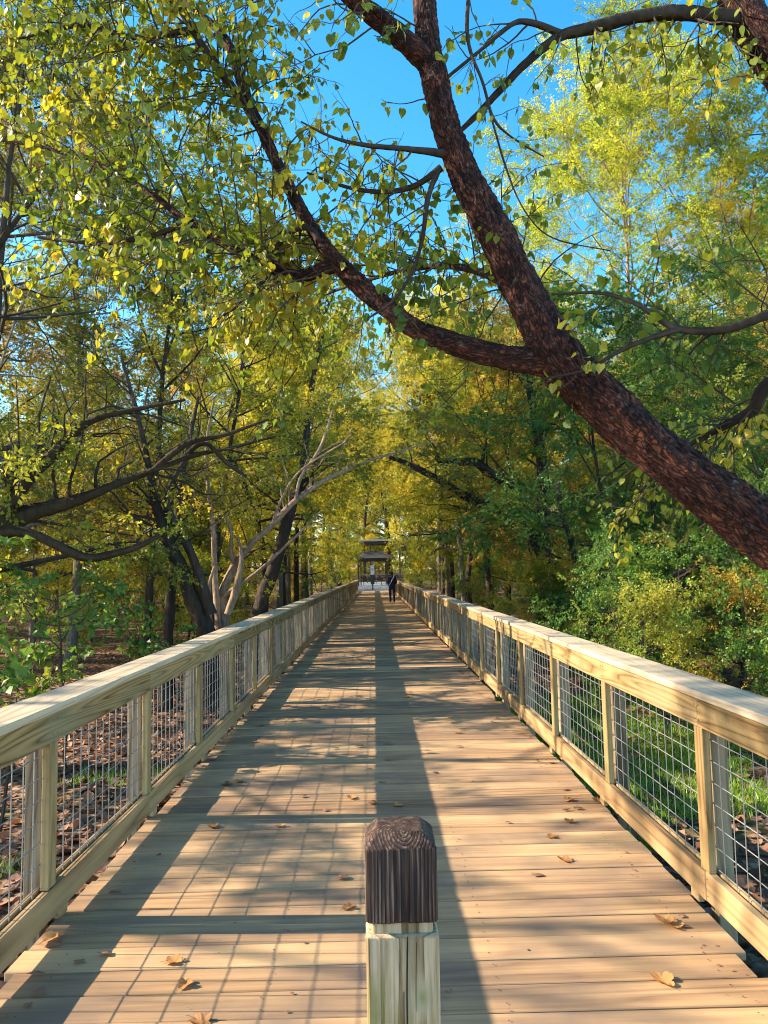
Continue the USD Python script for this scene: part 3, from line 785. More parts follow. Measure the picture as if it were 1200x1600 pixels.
for q, (x, y, k, s_, sz) in enumerate([(-9, 34, T_R, 0.75, 0.75), (-9.5, 47, T_Y, 0.85, 0.85), (-10, 58, T_G, 0.9, 0.9), (9.0, 40, T_Y, 0.9, 0.9), (9.0, 50, T_G, 1.0, 1.05), (9.5, 60, T_Y, 1.05, 1.1)]):
    repeat(k, 'arching_tree', f"{['near', 'middle', 'far'][q % 3]} tree of the second row behind the far half of the {'left' if q < 3 else 'right'} railing", 'tree', 'second row of trees behind the far railings', x, y, s_, sz)
wood('far_tree', 'tall golden tree beyond the shelters at the far end', 'tall trees beyond the far end of the boardwalk', [p for p in spots(56, -52, 52, 108, 142, 4.6) if p[0] > -12 or p[1] > 124], [T_G, T_G, T_Y], 1.2, 1.6)
wood('far_tree', 'autumn tree beside the shelters at the far end', 'trees beside the shelters', [(-13, 80), (-15, 88), (-19, 74), (-21, 82), (-25, 77), (-13, 94), (13, 80), (17, 92), (11, 100), (25, 78)], [T_G, T_Y], 0.8, 1.0)
wood('understory_tree', 'slim understory tree in the shade of the left wood', 'understory trees of the left wood', spots(20, -30, -9.5, 21, 64, 3.4), K_MID[:2] + [M_G], 0.55, 0.95)
wood('understory_tree', 'slim understory tree in the shade of the right wood', 'understory trees of the right wood', spots(20, 9, 30, 18, 64, 3.4), K_MID + [M_G], 0.55, 0.9)
wood('bush', 'leafy bush growing in the wood left of the boardwalk', 'bushes of the left wood', spots(24, -22, -4.2, 21, 66, 2.6), K_LOW, 0.6, 1.1, 'bush')
wood('bush', 'leafy bush growing in the wood right of the boardwalk', 'bushes of the right wood', spots(34, 4.2, 24, 17, 66, 2.2), [K_LOW[0], K_LOW[0], K_LOW[1], K_LOW[2]], 0.6, 1.1, 'bush')
for x, y, k, s_, lab in [(3.6, 9.4, 0, 0.5, 'low green bush just behind the right railing at the edge of the grass'), (5.4, 8.9, 0, 0.62, 'green bush at the right edge of the photo behind the grass'), (7.2, 10.0, 2, 0.75, 'taller bush at the right edge behind the grass'),
                         (4.4, 12.2, 0, 0.65, 'green bush in front of the twisted tree, behind the right railing'), (6.3, 12.2, 2, 0.62, 'rusty bush right of the twisted tree'), (8.6, 12.6, 0, 0.9, 'green bush far right beyond the twisted tree'),
                         (4.6, 15.4, 2, 0.7, 'rusty bush behind the twisted tree'), (7.4, 15.0, 0, 0.95, 'tall green bush behind the rusty bushes on the right'), (3.9, 18.6, 1, 0.62, 'yellow bush close behind the right railing half way along')]:
    repeat(K_LOW[k], 'bush', lab, 'bush', 'bushes close behind the right railing', x, y, s_, s_ * 1.05)
for x, y, k, s_, lab in [(-3.4, 72.5, 0, 0.5, 'round green bush beside the trash bin at the far end'), (-5.2, 71.5, 1, 0.8, 'golden bush left of the trash bin'), (4.0, 72.0, 1, 0.7, 'golden bush at the far end of the right railing'), (5.6, 74.0, 2, 0.9, 'rusty bush right of the far end of the right railing'), (-6.2, 76, 2, 1.0, 'rusty bush left of the small shelter'), (4.8, 79, 1, 0.9, 'golden bush right of the small shelter')]:
    repeat(K_LOW[k], 'bush', lab, 'bush', 'bushes round the far end', x, y, s_, s_)
wood('bush', 'golden bush along the far edge behind the shelters', 'bushes behind the shelters', spots(46, -34, 34, 101, 120, 2.3), [K_LOW[1], K_LOW[1], K_LOW[2]], 1.0, 1.9, 'bush')

# ------------------------------------------------------------------ the leaning tree in front, and its neighbours
def heart(L, W, fold, cup):
    """a heart shaped leaf on its stalk, along +x"""
    out = np.array([[0.0, 0.0], [-0.10, 0.20], [0.02, 0.40], [0.25, 0.50], [0.52, 0.42], [0.80, 0.18], [1.0, 0.0]])
    top = np.c_[out[:, 0] * L, out[:, 1] * W, fold * out[:, 1] * W - cup * out[:, 0] ** 2 * L]
    bot = top[1:6] * [1, -1, 1]
    v = np.vstack([top, bot, [[0.45 * L, 0, -cup * 0.2 * L]]])     # 0..6 upper side, 7..11 lower side, 12 midrib
    f = [[12, i + 1, i] for i in range(6)] + [[12, 0, 7]] + [[12, 7 + i, 8 + i] for i in range(4)] + [[12, 11, 6]]
    return v, np.array(f)


def pix_line(rows, n):
    """rows (x, y, distance, width in photograph pixels) -> points and radii"""
    P = np.array([at(x, y, Y) for x, y, Y, w in rows]); W = np.array([w * 0.5 / FOC * np.linalg.norm(p - EYE) for p, (_, _, _, w) in zip(P, rows)])
    q = spline(np.c_[P, W], n)
    return q[:, :3], np.maximum(q[:, 3], 0.002)


def bark_tube(pts, rad, sides, step, seed, depth=0.10):
    """a limb whose surface is broken into flaky ridges along the grain"""
    L = np.concatenate([[0], np.cumsum(np.linalg.norm(np.diff(pts, axis=0), axis=1))])
    n = max(6, int(L[-1] / step))
    u = np.linspace(0, L[-1], n)
    p = np.stack([np.interp(u, L, pts[:, k]) for k in range(3)], 1); r = np.interp(u, L, rad)
    # smooth the centre line
    for _ in range(2):
        p[1:-1] = (p[:-2] + 2 * p[1:-1] + p[2:]) / 4
    t = np.gradient(p, axis=0); t /= np.linalg.norm(t, axis=1, keepdims=True)
    ref = np.array([0, 1.0, 0.12])
    a = np.cross(t, ref); a /= np.linalg.norm(a, axis=1, keepdims=True); b = np.cross(t, a)
    ang = np.arange(sides) * 2 * np.pi / sides
    dirs = np.cos(ang)[None, :, None] * a[:, None] + np.sin(ang)[None, :, None] * b[:, None]
    A, U = np.meshgrid(ang, u)
    c3 = np.stack([np.cos(A) * 2.2, np.sin(A) * 2.2, U * 2.3], -1)
    lump = meshkit.fbm(c3, 2, seed) - 0.5
    wv = meshkit.noise(np.stack([np.cos(A) * 2, np.sin(A) * 2, U * 5], -1), seed + 3)
    ridg = meshkit.noise(np.stack([np.cos(A) * 7 + wv, np.sin(A) * 7 + wv, U * 9], -1), seed + 7)
    ridg2 = meshkit.noise(np.stack([np.cos(A) * 16 + wv, np.sin(A) * 16, U * 26], -1), seed + 9)
    flake = 1 - np.abs(2 * ridg - 1)
    knot = np.clip(meshkit.noise(np.stack([np.cos(A) * 1.1, np.sin(A) * 1.1, U * 1.7], -1), seed + 13) - 0.74, 0, 1)
    h = lump * 0.34 + (flake ** 1.5 - 0.4) * depth * 1.3 + (ridg2 - 0.5) * depth * 1.0 + knot * 1.2
    v = p[:, None] + dirs * (r[:, None] * (1 + h))[..., None]
    i, j = np.meshgrid(np.arange(n - 1), np.arange(sides), indexing='ij')
    q = np.stack([i * sides + j, i * sides + (j + 1) % sides, (i + 1) * sides + (j + 1) % sides, (i + 1) * sides + j], -1).reshape(-1, 4)
    bark_tube.grain = np.stack([np.cos(A) * r[:, None], np.sin(A) * r[:, None], U], -1).reshape(-1, 3)
    return v.reshape(-1, 3), np.vstack([q[:, [0, 1, 2]], q[:, [0, 2, 3]]])


def bark_obj(name, mesh, m_, parent):
    p = stage.GetPrimAtPath(obj(name, mesh, m_, parent, smooth=True))
    UsdGeom.PrimvarsAPI(p).CreatePrimvar('grain', Sdf.ValueTypeNames.Float3Array, 'vertex').Set(Vt.Vec3fArray.FromNumpy(bark_tube.grain.astype(np.float32)))


class Heartleaf:
    """a redbud: flaky limbs, thin zig-zag twigs, heart shaped leaves that hang from them"""
    def __init__(s, seed):
        s.r = np.random.default_rng(seed); s.tw = MB(); s.leaves = []; s.pods = MB()

    def leaf(s, p, d, size):
        v, f = heart(size, size * s.r.uniform(0.9, 1.1), s.r.uniform(-0.1, 0.35), s.r.uniform(0.0, 0.35))
        stalk = 0.035
        R_ = rot_to(d, s.r.normal(0, 0.8))
        s.leaves.append((v @ R_.T + p + d * stalk, f))

    def twig(s, p, d, L, r0, n_leaf, sub=0, droop=0.25, size=0.066):
        r = s.r; k = 8
        q = [p]; e = unit(d)
        for i in range(k):
            e = unit(e + r.normal(0, 0.16, 3) + [0, 0, -droop * 0.16]); q.append(q[-1] + e * L / k)
        q = np.array(q); s.tw.tube(q, np.linspace(r0, max(0.0016, r0 * 0.3), k + 1), 4, False)
        for i in range(n_leaf):
            w = r.uniform(0.12, 1.0) * k; a = min(int(w), k - 1)
            o = q[a] + (q[a + 1] - q[a]) * (w - a)
            side = unit(np.cross(q[a + 1] - q[a], [0, 0, 1])) * r.choice([-1, 1])
            s.leaf(o, unit(side * r.uniform(0.2, 0.8) + unit(q[a + 1] - q[a]) * r.uniform(0, 0.5) + [0, 0, -r.uniform(0.3, 1.3)] + r.normal(0, 0.25, 3)), size * r.uniform(0.5, 1.25))
        for i in range(sub):
            a = r.integers(1, k); t = unit(q[a + 1] - q[a])
            e = r.normal(0, 1, 3); e -= t * (e @ t)
            s.twig(q[a], unit(unit(e) + t * 0.6), L * r.uniform(0.35, 0.65), r0 * 0.5, max(1, int(n_leaf * 0.7)), 0, droop, size)
        if r.random() < 0.14:
            for i in range(r.integers(2, 6)):
                o = q[r.integers(1, k)]
                s.pods.tube([o, o + [0, 0, -0.02], o + [r.normal(0, 0.01), r.normal(0, 0.01), -0.07]], [0.001, 0.006, 0.001], 4, False)

    def along(s, pts, rad, n, L, n_leaf, start=0.1, end=1.0, sub=2, bias=(0, 0, 0), droop=0.25, size=0.066):
        for i in range(n):
            u = start + (end - start) * (i + s.r.random()) / n
            k = min(int(u * (len(pts) - 1)), len(pts) - 2); t = unit(pts[k + 1] - pts[k])
            e = s.r.normal(0, 1, 3); e -= t * (e @ t)
            s.twig(pts[k], unit(unit(e) + t * 0.5 + np.array(bias)), L * s.r.uniform(0.6, 1.25), min(0.009, rad[k] * 0.4), n_leaf, sub, droop, size)

    def finish(s, root, n_parts):
        obj('twigs', s.tw.get(), M_TWIG, root, kind='stuff')
        if s.pods.n:
            obj('seed_pods', s.pods.get(), M_BARK_DARK, root, kind='stuff')
        c = np.array([v.mean(0) for v, f in s.leaves])
        q = (c - EYE) @ CAM.T
        px, py = 600 + FOC * q[:, 0] / -q[:, 2], 800 - FOC * q[:, 1] / -q[:, 2]
        inside = (q[:, 2] < -0.5) & (px > 0) & (px < 1200) & (py > 0) & (py < 1600)
        order_ = np.argsort(np.where(inside, -q[:, 2], 1e6))
        chosen = set(order_[:n_parts].tolist())
        for i in order_[:n_parts]:
            obj('leaf', s.leaves[i], G_RED, root)
        rest = MB()
        for i, (v, f) in enumerate(s.leaves):
            if i not in chosen:
                rest.add(v, f)
        obj('foliage', rest.get(), G_RED, root, kind='stuff')


rb = thing('redbud_tree', 'big leaning tree with reddish flaky bark that forks above the boardwalk', 'tree')
A = Heartleaf(42)
base_pts = np.array([[4.15, 3.95, -0.65, 0.24], [3.95, 4.0, -0.1, 0.20], [3.45, 4.15, 0.75, 0.185]])
main, mr = pix_line([(1310, 915, 4.3, 92), (1200, 836, 4.5, 88), (1100, 762, 4.6, 84), (1000, 685, 4.75, 80), (930, 617, 4.85, 82), (872, 557, 4.9, 82), (832, 485, 5.0, 70), (797, 415, 5.05, 64), (763, 345, 5.1, 65),
                     (728, 275, 5.2, 57), (700, 205, 5.25, 50), (681, 130, 5.35, 48), (668, 60, 5.4, 43), (663, -20, 5.5, 38), (658, -120, 5.6, 32), (650, -260, 5.7, 24), (640, -420, 5.8, 12)], 80)
main = np.vstack([spline(np.vstack([base_pts[:, :3], main[:1]]), 14)[:-1], main]); mr = np.concatenate([np.linspace(0.24, mr[0], 14)[:-1], mr])
mr = mr * np.interp(np.arange(len(mr)), [0, 13, 38, 50, len(mr)], [0.84, 0.82, 0.82, 0.72, 0.68])
limb_b, br = pix_line([(885, 575, 4.92, 60), (850, 566, 4.92, 52), (800, 560, 4.95, 46), (740, 546, 5.0, 42), (690, 531, 5.1, 40), (645, 512, 5.2, 38), (600, 477, 5.35, 35), (560, 441, 5.5, 33), (520, 403, 5.6, 30), (490, 360, 5.7, 24),
                       (465, 318, 5.8, 23), (440, 270, 5.9, 21), (412, 210, 6.0, 19), (390, 165, 6.1, 17), (370, 110, 6.2, 15), (352, 60, 6.3, 13), (300, 10, 6.5, 10), (250, -40, 6.7, 8), (180, -110, 7, 5)], 60)
limb_c, cr = pix_line([(530, 410, 5.58, 26), (497, 424, 5.62, 24), (465, 431, 5.65, 19), (430, 421, 5.7, 17), (380, 398, 5.8, 15), (330, 369, 5.9, 13), (285, 341, 6.0, 11), (240, 305, 6.1, 9), (190, 275, 6.2, 7.5), (130, 250, 6.4, 6), (60, 228, 6.6, 5), (-20, 215, 6.8, 4)], 40)
limb_d, dr = pix_line([(672, 100, 5.38, 36), (640, 70, 5.3, 34), (600, 36, 5.2, 32), (560, 5, 5.1, 30), (500, -50, 5.0, 26), (400, -140, 4.9, 18), (280, -240, 4.8, 8)], 24)
limb_e, er = pix_line([(402, 195, 6.05, 11), (370, 145, 6.0, 10), (335, 98, 5.9, 9), (300, 45, 5.8, 8), (255, -25, 5.7, 6), (200, -100, 5.6, 4)], 20)
limb_f, fr_ = pix_line([(692, 240, 5.2, 12), (640, 233, 5.1, 8), (575, 227, 5.0, 6), (520, 215, 4.95, 4), (470, 190, 4.9, 2)], 14)
limb_g, gr_ = pix_line([(690, 262, 5.2, 10), (650, 290, 5.3, 8), (600, 300, 5.4, 7), (540, 292, 5.5, 5), (480, 270, 5.6, 3)], 16)
limb_h, hr_ = pix_line([(684, 268, 5.18, 8), (668, 310, 5.1, 7), (662, 360, 5.1, 6), (648, 415, 5.1, 5), (615, 470, 5.1, 4), (570, 500, 5.2, 3)], 18)
limb_i, ir_ = pix_line([(520, 410, 5.6, 10), (478, 352, 5.65, 9), (432, 385, 5.7, 8), (420, 425, 5.75, 6), (395, 460, 5.8, 5), (340, 500, 5.9, 3)], 18)
limb_j, jr_ = pix_line([(735, -40, 5.0, 8), (730, 60, 5.0, 7), (755, 130, 5.0, 6), (770, 185, 5.0, 6), (800, 215, 5.0, 4), (850, 245, 5.0, 3)], 18)
jr_ = jr_ * 0.65
limb_k, kr_ = pix_line([(762, 160, 5.0, 5), (775, 210, 5.0, 4), (795, 275, 5.0, 4), (820, 330, 5.0, 3), (862, 372, 5.0, 3), (955, 392, 5.0, 2)], 18)
br = br * 0.76; cr = cr * 0.85; dr = dr * 0.76
kr_ = kr_ * 0.7
tv, tf = bark_tube(main, mr, 72, 0.014, 3, 0.13)
bark_obj('trunk', (tv, tf), M_BARK_RED, rb)
for nm, p, r_, sd in (('limb', limb_b, br, 48), ('limb', limb_c, cr, 20), ('limb', limb_d, dr, 32), ('branch', limb_e, er, 10), ('branch', limb_f, fr_, 10), ('branch', limb_g, gr_, 8), ('branch', limb_h, hr_, 8), ('branch', limb_i, ir_, 8), ('branch', limb_j, jr_, 8), ('branch', limb_k, kr_, 8)):
    bark_obj(nm, bark_tube(p, r_, sd, 0.016 if sd > 16 else 0.04, 5 + sd, 0.11), M_BARK_RED if sd > 16 else M_BARK_DARK, rb)
A.along(limb_c, cr, 60, 1.0, 12, 0.12, 1.0, 3, (0, 0, -0.1))
A.along(limb_b, br, 52, 0.85, 10, 0.42, 1.0, 3, (-0.2, 0.3, 0.05))
A.along(limb_e, er, 36, 1.1, 12, 0.1, 1.0, 3, (-0.4, 0, -0.1))
A.along(limb_d, dr, 14, 0.8, 7, 0.3, 1.0, 2, (-0.1, 0, -0.3))
A.along(limb_g, gr_, 12, 0.6, 5, 0.2, 1.0, 2)
A.along(limb_h, hr_, 12, 0.55, 5, 0.2, 1.0, 2)
A.along(limb_f, fr_, 9, 0.5, 4, 0.3, 1.0, 2)
A.along(limb_i, ir_, 16, 0.7, 5, 0.2, 1.0, 2, (0, 0, -0.3), 0.5)
A.along(limb_j, jr_, 8, 0.4, 3, 0.0, 1.0, 1)
limb_l, lr_ = pix_line([(845, 500, 5.0, 16), (800, 452, 5.5, 13), (750, 425, 6.0, 11), (690, 415, 6.5, 9), (620, 425, 7.0, 7), (550, 445, 7.5, 5), (480, 470, 8.0, 3)], 30)
bark_obj('branch', bark_tube(limb_l, lr_, 10, 0.04, 77, 0.11), M_BARK_DARK, rb)
A.along(limb_l, lr_, 46, 0.95, 11, 0.15, 1.0, 3, (0, 0.2, 0.1))
limb_m, lm_ = pix_line([(300, 345, 5.95, 9), (230, 370, 6.1, 7), (150, 380, 6.3, 5), (60, 370, 6.5, 4)], 20)
bark_obj('branch', bark_tube(limb_m, lm_, 8, 0.04, 78, 0.11), M_BARK_DARK, rb)
A.along(limb_m, lm_, 20, 0.9, 9, 0.2, 1.0, 3)
limb_n, ln_ = pix_line([(300, 45, 5.8, 8), (220, 60, 5.8, 6), (130, 40, 5.9, 5), (30, 60, 6.1, 3)], 20)
bark_obj('branch', bark_tube(limb_n, ln_, 8, 0.04, 79, 0.11), M_BARK_DARK, rb)
A.along(limb_n, ln_, 26, 1.0, 11, 0.1, 1.0, 3)
A.along(main, mr, 10, 0.6, 3, 0.70, 0.98, 1, (-0.5, 0.2, 0))
A.finish(rb, 300)

rb2 = thing('redbud_tree', 'second heart leaved tree at the upper right corner with a dark arching branch', 'tree')
C = Heartleaf(43)
t2, t2r = pix_line([(1520, 700, 5.0, 66), (1400, 400, 5.2, 64), (1290, 200, 5.35, 62), (1200, 78, 5.45, 58), (1160, 15, 5.5, 50), (1125, -60, 5.5, 38), (1080, -160, 5.5, 24), (1040, -300, 5.5, 10)], 40)
low = np.array([[5.6, 4.9, -0.6], [5.4, 4.9, 0.6]]); t2 = np.vstack([spline(np.vstack([low, t2[:1]]), 8)[:-1], t2]); t2r = np.concatenate([np.linspace(0.2, t2r[0], 8)[:-1], t2r])
l1, l1r = pix_line([(1172, 38, 5.48, 26), (1130, 28, 5.45, 24), (1090, 22, 5.45, 21), (1040, 21, 5.45, 20), (980, 29, 5.45, 18), (920, 45, 5.45, 17), (872, 58, 5.45, 15), (820, 100, 5.45, 13), (782, 140, 5.5, 12), (745, 180, 5.55, 10), (716, 208, 5.6, 7)], 40)
l2, l2r = pix_line([(880, 55, 5.45, 9), (845, 40, 5.4, 8), (812, 33, 5.4, 7), (790, 45, 5.35, 6), (755, 75, 5.3, 5), (700, 120, 5.3, 4)], 18)
l3, l3r = pix_line([(1400, 420, 5.2, 26), (1290, 465, 4.8, 20), (1200, 492, 4.6, 16), (1130, 515, 4.6, 15), (1055, 513, 4.6, 11), (1000, 478, 4.6, 8), (940, 458, 4.6, 6), (862, 460, 4.6, 3)], 30)
l4, l4r = pix_line([(1065, 514, 4.6, 9), (1010, 530, 4.6, 7), (960, 553, 4.6, 6), (915, 578, 4.6, 4), (850, 592, 4.6, 3)], 16)
l5, l5r = pix_line([(1430, 480, 5.2, 26), (1300, 560, 5.5, 22), (1200, 600, 5.7, 19), (1178, 640, 5.8, 16), (1145, 658, 5.9, 12), (1100, 683, 6.0, 9), (1050, 715, 6.3, 6), (1000, 770, 6.6, 4)], 24)
t2r = t2r * 0.8; l1r = l1r * 0.78; l3r = l3r * 0.8
bark_obj('trunk', bark_tube(t2, t2r, 40, 0.025, 31), M_BARK_RED, rb2)
for p, r_, sd in ((l1, l1r, 18), (l2, l2r, 8), (l3, l3r, 14), (l4, l4r, 8), (l5, l5r, 14)):
    obj('branch', bark_tube(p, r_, sd, 0.03, 50 + sd, 0.12), M_BARK_DARK, rb2, smooth=True)
C.along(l1, l1r, 20, 0.6, 6, 0.0, 0.62, 2, (0, 0, -0.7), 0.6)
C.along(l2, l2r, 6, 0.5, 3, 0.1, 1.0, 1)
C.along(l3, l3r, 16, 0.7, 5, 0.1, 1.0, 2, (0, 0.6, 0.3))
C.along(l4, l4r, 10, 0.4, 3, 0.1, 1.0, 1, (0, 0.6, 0.3))
C.along(l5, l5r, 22, 0.9, 6, 0.35, 1.0, 2, (-0.2, 0.7, -0.3), 0.5)
C.along(t2, t2r, 14, 0.9, 5, 0.4, 0.95, 2, (-0.3, 0.1, 0))
C.finish(rb2, 200)

# ------------------------------------------------------------------ trees that stand out by their stems
def stem_tree(name, label, bark, lines, kind, lm, seed, forks=(), feet=(), group=None, foot_r=None, gap=True):
    """lines: rows of (x, y, distance, width in photograph pixels) along each stem; feet: which stems run down to the ground"""
    t = Tree(name, label, 'tree', group, bark, seed)
    sps = []
    for k, rows in enumerate(lines):
        p, r_ = pix_line(rows, 6 * len(rows))
        if k in feet:
            f = p[0].copy(); d = p[0] - p[3]; f[:2] += d[:2] * 1.0; f[2] = float(ground_z(f[0], f[1])) - 0.15
            m = (f + p[0]) / 2
            ext = spline(np.vstack([[f], [m], p[:1]]), 7)[:-1]
            p = np.vstack([ext, p]); r_ = np.concatenate([np.linspace(r_[0] * 1.5, r_[0], 7)[:-1], r_])
        v, f_ = bark_tube(p, r_, 14, 0.07, seed + k, 0.10)
        t.mb.add(v, f_); sps.append((p, r_))
    for k, n, L, kw in forks:
        p, r_ = sps[k]
        t.fork(p, float(np.median(r_)), n, L, **kw)
    return t.build(kind, lm, gap)


stem_tree('old_leaning_tree', 'old tree at the left edge with a thick mossy limb reaching towards the boardwalk', M_BARK_OLD, [
    [(-330, 985, 8.8, 76.5), (-220, 935, 9.0, 66.3), (-120, 895, 9.2, 52.7), (-40, 848, 9.3, 40.8), (30, 808, 9.4, 22.9), (90, 790, 9.5, 19.6), (125, 780, 9.5, 16.1), (180, 757, 9.6, 11.0), (240, 735, 9.8, 8.5), (300, 712, 10.0, 7.6), (360, 700, 10.3, 5.1), (430, 682, 10.6, 3)],
    [(-40, 848, 9.3, 28.9), (10, 796, 9.3, 21.2), (45, 745, 9.3, 17.8), (78, 715, 9.3, 14.4), (110, 680, 9.3, 11.9), (150, 655, 9.4, 9.3), (210, 640, 9.5, 6.8), (290, 625, 9.6, 3.4)],
    [(-90, 880, 9.15, 28.9), (0, 832, 9.2, 17.0), (55, 836, 9.2, 13.6), (100, 857, 9.2, 12.8), (140, 872, 9.2, 11.0), (190, 862, 9.2, 10.2), (225, 850, 9.2, 8.5), (250, 836, 9.2, 5.1)],
    [(240, 735, 9.8, 10.2), (262, 715, 9.8, 9.3), (300, 690, 9.8, 7.6), (350, 680, 9.9, 6.0), (420, 655, 10, 3.4)],
    [(-120, 895, 9.2, 39.1), (-110, 780, 9.1, 28.9), (-80, 640, 9.0, 20.4), (-50, 500, 9.0, 13.6), (0, 380, 9.1, 8.5), (70, 290, 9.2, 3.4)],
    [(285, 716, 10.0, 7.6), (320, 690, 10.0, 6.8), (350, 720, 10.1, 6.8), (385, 745, 10.2, 4.2)]],
    'fine', G_YELLOW, 61, forks=[(0, 12, 1.6, dict(start=0.35, up=0.5)), (1, 12, 1.4, dict(start=0.2, up=0.5)), (3, 6, 1.0, dict(start=0.3, up=0.5)), (4, 22, 2.2, dict(start=0.25, up=0.2))], feet=(0,))
stem_tree('dark_stemmed_tree', 'tree of three dark crooked stems left of the pale stemmed tree', M_BARK_DARK, [
    [(322, 985, 13, 26), (300, 935, 13, 24), (285, 890, 13, 20), (268, 855, 13, 19), (255, 820, 13, 17), (243, 785, 13.1, 14), (232, 730, 13.2, 10), (215, 650, 13.3, 7), (190, 560, 13.4, 4)],
    [(262, 995, 13.3, 15), (266, 940, 13.3, 14), (271, 880, 13.3, 12), (275, 830, 13.3, 11), (279, 790, 13.4, 9), (290, 720, 13.5, 7), (310, 620, 13.6, 4)],
    [(330, 960, 12.9, 16), (312, 900, 12.9, 14), (292, 850, 12.9, 12), (270, 812, 12.9, 10), (262, 770, 12.9, 8), (300, 700, 12.9, 5)]],
    'fine', G_MIX, 62, forks=[(0, 14, 1.7, dict(start=0.5, up=0.3)), (1, 12, 1.6, dict(start=0.5, up=0.3)), (2, 8, 1.3, dict(start=0.6, up=0.3))], feet=(0, 1))
stem_tree('pale_stemmed_tree', 'tree with several pale sunlit stems fanning up beside the left railing', M_BARK_PALE, [
    [(352, 985, 14, 15.6), (346, 945, 14, 14.8), (352, 915, 14, 13.3), (366, 885, 14, 11.7), (392, 850, 14, 9.4), (425, 820, 14, 8.6), (462, 782, 14, 7.8), (500, 755, 14.2, 6.2), (540, 735, 14.5, 4.7), (600, 712, 15, 3.1), (680, 690, 15.5, 2)],
    [(342, 985, 13.9, 10.9), (338, 930, 13.9, 9.4), (335, 880, 13.9, 7.8), (333, 830, 13.9, 7.0), (326, 770, 13.9, 5.5), (322, 700, 14, 3.9), (335, 620, 14, 2.3)],
    [(356, 960, 13.8, 10.1), (368, 925, 13.8, 11.7), (374, 900, 13.8, 10.1), (378, 870, 13.8, 6.2), (372, 840, 13.8, 3.9)],
    [(330, 975, 13.7, 5.5), (325, 935, 13.7, 5.5), (330, 900, 13.7, 4.7), (336, 885, 13.7, 3.9)],
    [(366, 885, 14, 7.0), (360, 858, 13.9, 6.2), (362, 835, 13.9, 4.7), (350, 800, 13.9, 3.1)],
    [(462, 782, 14, 5.5), (470, 745, 14, 4.7), (500, 700, 14, 3.9), (520, 640, 14.2, 2.3)],
    [(425, 820, 14, 4.7), (440, 780, 13.8, 3.9), (470, 735, 13.6, 3.1), (540, 690, 13.5, 2.3)],
    [(350, 930, 13.9, 6.2), (400, 895, 13.7, 4.7), (450, 850, 13.6, 3.9), (500, 800, 13.5, 2.3)]],
    'fine', G_YELLOW, 63, forks=[(0, 9, 1.3, dict(start=0.55, up=0.6, per=4)), (1, 9, 1.3, dict(start=0.55, up=0.2)), (5, 6, 1.0, dict(start=0.4, up=0.4)), (6, 4, 0.9, dict(start=0.4, up=0.5))], feet=(0, 1, 3))
stem_tree('dark_leaning_tree', 'tree with one dark leaning trunk close behind the left railing', M_BARK_DARK, [
    [(402, 965, 18.5, 22), (412, 930, 18.5, 20), (425, 895, 18.5, 19), (438, 855, 18.5, 17), (448, 820, 18.5, 16), (460, 780, 18.5, 14), (472, 740, 18.7, 12), (478, 690, 19, 10), (486, 610, 19.2, 8), (505, 520, 19.4, 4)]],
    'fine', G_YELLOW, 64, forks=[(0, 18, 2.2, dict(start=0.5, up=0.2))], feet=(0,))
stem_tree('twisted_tree', 'small twisted dark tree leaning behind the right railing', M_BARK_DARK, [
    [(1000, 1005, 14, 22), (1012, 970, 14, 21), (1022, 950, 14, 20), (1034, 928, 14, 18), (1050, 905, 14, 12), (1085, 885, 14, 9), (1125, 850, 14.2, 5)],
    [(1030, 932, 14, 14), (1005, 938, 14, 13), (985, 946, 14, 11), (962, 935, 14, 9), (945, 905, 14, 6), (935, 870, 14, 3)]],
    'fine', G_GREEN, 65, forks=[(0, 10, 1.4, dict(start=0.5, up=0.2)), (1, 8, 1.1, dict(start=0.3, up=0.3))], feet=(0,))
stem_tree('crooked_tree', 'tree right of the boardwalk with bare crooked limbs reaching down to the left', M_BARK_DARK, [
    [(872, 965, 21, 32), (862, 900, 21, 30), (846, 850, 21, 27), (822, 815, 21, 22), (790, 800, 21, 17), (760, 789, 21, 15), (722, 772, 21, 13), (690, 753, 21, 11), (650, 730, 21, 9), (608, 714, 21, 5)],
    [(830, 825, 21, 20), (812, 775, 21, 16), (785, 750, 21, 14), (762, 737, 21, 14), (742, 722, 21, 13), (715, 722, 21, 12), (692, 724, 21, 10), (680, 708, 21, 5)],
    [(846, 850, 21, 22), (850, 760, 21, 18), (840, 680, 21, 14), (825, 600, 21.2, 9), (800, 540, 21.4, 4)]],
    'fine', G_MIX, 66, forks=[(2, 20, 2.3, dict(start=0.3, up=0.1)), (0, 8, 1.2, dict(start=0.45, up=0.6, per=4)), (1, 6, 1.2, dict(start=0.4, up=0.6, per=4))], feet=(0,))
stem_tree('thin_dark_tree', 'thin dark tree of two wavy stems behind the right railing', M_BARK_DARK, [
    [(925, 950, 15.5, 12), (910, 905, 15.5, 11), (897, 868, 15.5, 10), (890, 835, 15.5, 8), (878, 808, 15.5, 7), (872, 760, 15.5, 4)],
    [(1068, 960, 16, 11), (1052, 900, 16, 9), (1030, 850, 16, 8), (1020, 800, 16, 6), (1035, 740, 16, 3)]],
    'fine', G_GREEN, 67, forks=[(0, 9, 1.3, dict(start=0.4, up=0.2)), (1, 9, 1.3, dict(start=0.4, up=0.2))], feet=(0, 1))

